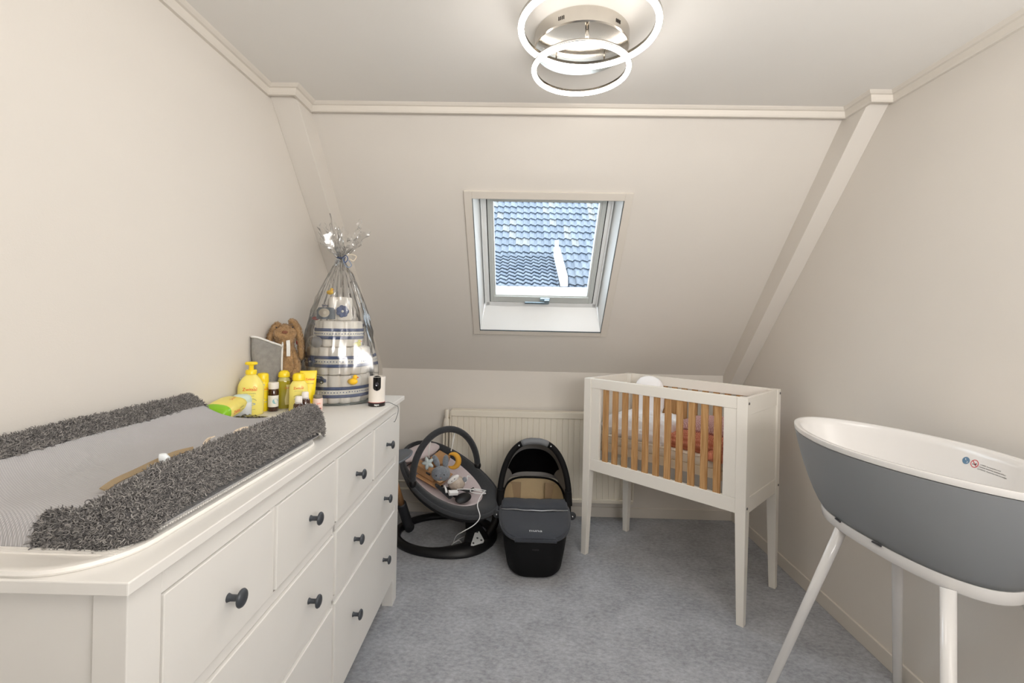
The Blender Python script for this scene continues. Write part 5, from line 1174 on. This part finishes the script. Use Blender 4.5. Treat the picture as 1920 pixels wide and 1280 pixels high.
# ------------------------------------------------------------------ high chair partly behind the chest of drawers
HC = thing('high_chair', 'dark grey high chair with an oak leg, half hidden behind the chest of drawers', 'high chair', (-.86, 2.60, 0))
M_HG = mat('highchair_grey', rgb(108, 114, 122), .4); M_HD = mat('highchair_dark', rgb(46, 48, 52), .5)
q = MB(); Mt = Matrix.Rotation(math.radians(-17), 3, 'Y') @ Matrix.Rotation(.15, 3, 'X')
q.lathe([(.02, -.012), (.095, -.010), (.118, -.002), (.124, .006), (.120, .010), (.108, .004), (.02, .002)], 36, (-.680, 2.485, .572), M=Mt, sy=.8); q.build('tray', M_HG, HC, world=True, smooth=True)
q = MB(); q.loft([se_ring(-.86, 2.60, z, a_, a_ * .9, 2.6, 28) for z, a_ in ((.40, .05), (.41, .12), (.45, .140), (.52, .145), (.53, .14))], True, False); q.build('seat', M_HD, HC, world=True, smooth=True)
q = MB(); q.loft([se_ring(-.955 - (z - .50) * .15, 2.60, z, .022, a_, 2.6, 20) for z, a_ in ((.45, .09), (.50, .12), (.65, .115), (.74, .08), (.76, .03))]); q.build('backrest', M_HD, HC, world=True, smooth=True)
M_OAKL = mat('oak_leg', rgb(196, 150, 104), .5, wood=((60, 60, 6), rgb(170, 122, 76)))
for i, (tp, ft) in enumerate((((-.708, 2.60, .47), (-.668, 2.90, .02)), ((-.78, 2.53, .43), (-.705, 2.42, .02)), ((-.94, 2.64, .43), (-1.0, 2.86, .02)), ((-.94, 2.56, .43), (-1.0, 2.42, .02)))):
    tp, ft = Vector(tp), Vector(ft); mdl = tp.lerp(ft, .52)
    q = MB(); q.tube([tp, mdl + (ft - tp) * .03], [.020, .021], 16); lg = q.build('leg', M_OAKL, HC, world=True, smooth=True)
    q = MB(); q.tube([mdl, tp.lerp(ft, .54), tp.lerp(ft, .9), ft], [.026, .029, .030, .026], 16); q.ball(tuple(ft + Vector((0, 0, .012))), .031, (1, 1, 1), 14); q.build('leg_sleeve', M_HD if i != 1 else M_HG, lg, world=True, smooth=True)

# ------------------------------------------------------------------ carrycot
CC = thing('carrycot', 'black and charcoal carrycot with open hood on the floor before the radiator', 'carrycot', (.098, 2.74, 0))
M_CCB = mat('carrycot_black', rgb(14, 14, 16), .75, spec=.25); M_CCF = mat('carrycot_charcoal', rgb(54, 58, 66), .92, noise=(200, .12), bump=(500, .5), sheen=.15)
M_CCL = mat('carrycot_lining', rgb(206, 184, 146), .85, noise=(10, .04), bump=(90, .3)); M_CCG = mat('hood_lining', rgb(150, 148, 146), .9, bump=(300, .3)); M_CCM = mat('hood_mesh', rgb(8, 8, 10), .9, spec=.1); M_LEATH = mat('handle_leather', rgb(112, 114, 118), .5, bump=(200, .5))
cx, y0_, y1_ = .099, 2.395, 3.085
def ccring(z, k, ins=0.0, n=3.4, seg=56, dz=0.0):
    """k 0 bottom .. 1 top"""
    a_ = .156 + .034 * k - ins; b_ = (y1_ - y0_) / 2 - .012 + .012 * k - ins; R = se_ring(cx, (y0_ + y1_) / 2, z, a_, b_, n, seg)
    if dz: R[:, 2] = R[:, 2] + dz * np.clip((R[:, 1] - y0_) / (y1_ - y0_), 0, 1)
    return R
q = MB(); q.loft([ccring(.004, -.35, .03), ccring(.006, 0, .012), ccring(.020, 0), ccring(.10, .45), ccring(.17, .8, dz=.05), ccring(.212, 1, dz=.085), ccring(.216, 1, .010, dz=.085)], True, False)
q.build('basket', M_CCB, CC, world=True, smooth=True)
q = MB(); q.loft([ccring(.218, 1, .004, dz=.085), ccring(.200, 1, .018, dz=.085), ccring(.13, .7, .022, dz=.04), ccring(.07, .3, .03), ccring(.066, .2, .06)], False, True); q.build('lining', M_CCL, CC, world=True, smooth=True)
q = MB(); q.tube([tuple(p) for p in ccring(.216, 1, .004, dz=.085)], .007, 8, closed=True); q.build('rim_piping', M_CCB, CC, world=True, smooth=True)
q = MB(); q.loft([ccring(.068, .1, .045, dz=0), ccring(.098, .2, .040), ccring(.104, .2, .06)], True, True); q.build('mattress', M_CCL, CC, world=True, smooth=True)
M_QU = mat('quilt_taupe', rgb(176, 152, 122), .9, bump=(60, .5))
for sx_ in (-1, 1):
    q = MB(); q.box((cx + sx_ * .115, 3.02, .215), (.075, .008, .15), Matrix.Rotation(.06, 3, 'X')); q.build('side_quilting', M_QU, CC, world=True, bevel=.003)
# apron: domed cover on the front half
NA, NB = 26, 22; G5 = np.zeros((NB, NA, 3))
for i in range(NB):
    v_ = i / (NB - 1)
    for j in range(NA):
        u_ = -1 + 2 * j / (NA - 1)
        y = y0_ - .006 + .335 * v_ ** 1.7
        # half width follows the basket outline
        bb_ = (y1_ - y0_) / 2; rel = min(1, abs((y - (y0_ + y1_) / 2) / (bb_ + .008))); hw = .196 * (1 - rel ** 3.4) ** (1 / 3.4)
        hw = max(hw, .105)
        zr = .216 + .085 * max(0, (y - y0_) / (y1_ - y0_))
        dome = .020 * (1 - abs(u_) ** 3) * (1 - (1 - min(1, v_ * 3)) ** 2) + .010 * v_
        G5[i, j] = (cx + u_ * hw, y, zr + dome + .002 * fbm(u_ * 4, v_ * 5) * v_)
edge_ = np.concatenate([G5[::-1, 0], G5[0, 1:-1], G5[:, -1]]); hem = edge_.copy(); hem[:, 2] -= .016; hem2 = edge_.copy(); hem2[:, 2] -= .008; hem2[:, 0] += (hem2[:, 0] - cx) * .02; hem2[:, 1] -= .002
q = MB(); q.grid(np.stack([hem, hem2, edge_])); q.build('apron_hem', M_CCF, CC, world=True, smooth=True, solid=.005)
q = MB(); q.grid(G5); q.build('apron', M_CCF, CC, world=True, smooth=True, solid=.006)
# turned-up flap at the top of the apron
NB2 = 9; G6 = np.zeros((NB2, NA, 3))
for i in range(NB2):
    v_ = i / (NB2 - 1)
    for j in range(NA):
        u_ = -1 + 2 * j / (NA - 1); sag = .030 * (1 - u_ * u_)
        G6[i, j] = (cx + u_ * (.188 - .004 * v_), 2.652 + .090 * v_ - .050 * (1 - u_ * u_) * (1 - v_), .262 + .016 * (1 - abs(u_) ** 3) + .024 * math.sin(v_ * 1.9) - sag * v_ * .6 + .0025 * fbm(u_ * 7, v_ * 3, 2))
q = MB(); q.grid(G6); q.build('turned_flap', M_CCF, CC, world=True, smooth=True, solid=.012)
q = MB(); q.tube([tuple(p + np.array([0, -.007, .001])) for p in G6[0]], .0036, 8); q.build('silver_piping', mat('silver_piping', rgb(170, 172, 176), .35, metal=.6), CC, world=True, smooth=True)
V, F = text_geo('nuna', .026, .0001); V[:, 0] *= 1.9
ARC5 = np.concatenate([[0], np.cumsum(np.linalg.norm(np.diff(G5[:, NA // 2], axis=0), axis=1))])
def on_apron(x, s):   # s measured down the front of the apron
    i = float(np.interp(.046 - s, ARC5, range(len(ARC5)))); i = max(0, min(len(G5) - 1.001, i)); k = int(i); fr_ = i - k; u_ = (x / .19 + 1) / 2 * (NA - 1); j = int(u_); fj = u_ - j
    p = (G5[k, j] * (1 - fj) + G5[k, j + 1] * fj) * (1 - fr_) + (G5[k + 1, j] * (1 - fj) + G5[k + 1, j + 1] * fj) * fr_
    return (p[0], p[1] - .0030, p[2] + .0042)
MB().add([on_apron(v[0], -v[1]) for v in V], F).build('logo_print', mat('logo_silver', rgb(200, 204, 208), .5), CC, world=True)
V, F = text_geo('nuna', .012, .0002); MB().add([(cx + v[0] * 1.5, y0_ - .010, .165 + v[1]) for v in V], F).build('logo_print', mat('logo_dark', rgb(44, 44, 48), .5), CC, world=True)
# hood: front arch, fabric back to the rear rim
NS = 41
def arch(hw, hgt, y_b, y_t, zb, n=2.5):
    out = []
    for k in range(NS):
        a_ = PI * k / (NS - 1); ct, st = math.cos(a_), math.sin(a_); s_ = abs(st) ** (2 / 2.2)
        out.append(np.array([cx - hw * (1 if ct > 0 else -1) * abs(ct) ** (2 / n), y_b + (y_t - y_b) * s_, zb + hgt * s_]))
    return np.array(out)
A0 = arch(.204, .348, 2.735, 2.820, .255); A1 = arch(.200, .325, 2.80, 2.935, .262); A2 = arch(.186, .240, 2.90, 3.050, .280); A3_ = arch(.165, .075, 3.00, 3.090, .296); A4 = arch(.162, .012, 3.03, 3.085, .296, 4)
HG = []
keys = [A0, A1, A2, A3_, A4]
for i in range(17):
    t_ = i / 16 * 4; k = min(3, int(t_)); f_ = t_ - k; p0, p1, p2, p3 = keys[max(0, k - 1)], keys[k], keys[k + 1], keys[min(4, k + 2)]
    HG.append(.5 * (2 * p1 + (p2 - p0) * f_ + (2 * p0 - 5 * p1 + 4 * p2 - p3) * f_ ** 2 + (3 * p1 - p0 - 3 * p2 + p3) * f_ ** 3))
HG = np.array(HG)
q = MB(); q.grid(HG); q.build('hood_lining', M_CCG, CC, world=True, smooth=True, solid=.003)
ctr = np.array([cx, 2.80, .30]); HO = HG + (HG - ctr) / np.linalg.norm(HG - ctr, axis=2, keepdims=True) * .008
q = MB(); q.grid(HO); q.build('hood_shell', M_CCF, CC, world=True, smooth=True, solid=.004)
HI = HG - (HG - ctr) / np.linalg.norm(HG - ctr, axis=2, keepdims=True) * .005
# mesh ventilation window: rows 4..11, narrowing towards the front
W5 = []
def hrow(i): k_ = min(15, int(i)); f_ = i - k_; return HI[k_] * (1 - f_) + HI[k_ + 1] * f_
for i in np.linspace(8.6, 13.6, 9):
    fr_ = (i - 8.6) / 5; lo_ = 6.0 + 2.2 * fr_; hi_ = NS - 1 - lo_; HR = hrow(i)
    row = []
    for k in range(25):
        p = lo_ + (hi_ - lo_) * k / 24; j = min(NS - 2, int(p)); f_ = p - j; row.append(HR[j] * (1 - f_) + HR[j + 1] * f_)
    W5.append(row)
q = MB(); q.grid(np.array(W5)); q.build('mesh_window', M_CCM, CC, world=True, smooth=True)
Rr = []
q = MB(); ap = [tuple(p + np.array([0, -.006, .004])) for p in A0]; q.tube(ap, .022, 14, flat=.8); q.build('hood_arch', M_CCB, CC, world=True, smooth=True)
q = MB(); q.tube([tuple(p + np.array([0, -.016, .006])) for p in A0[16:25]], .0235, 14, flat=.8); hn = q.build('carry_handle', M_LEATH, CC, world=True, smooth=True)
for k in (15, 25):
    q = MB(); q.ball(tuple(A0[k] + np.array([0, -.024, .006])), .006); q.build('rivet', mat('chrome', rgb(220, 220, 222), .15, metal=1), hn, world=True, smooth=True)
for sx_ in (-1, 1):
    q = MB(); q.loft([se_ring(cx + sx_ * .196, 2.725 + (z - .25) * .12, z, .018, .030, 3, 20) for z in (.205, .24, .30, .345)]); q.build('hood_joint', M_CCB, CC, world=True, auto=50)
    q = MB(); q.lathe([(.022, 0), (.024, .004), (.020, .012), (.004, .014)], 20, (cx + sx_ * .212, 2.655, .232), M=Matrix.Rotation(sx_ * PI / 2 * .35, 3, 'Y') @ Matrix.Rotation(PI / 2, 3, 'X')); kn = q.build('release_knob', M_HD, CC, world=True, auto=40)
    q = MB(); q.ball((cx + sx_ * .214, 2.640, .232), .005, (1, .6, 1), 10); q.build('rivet', MATS['chrome'], kn, world=True, smooth=True)
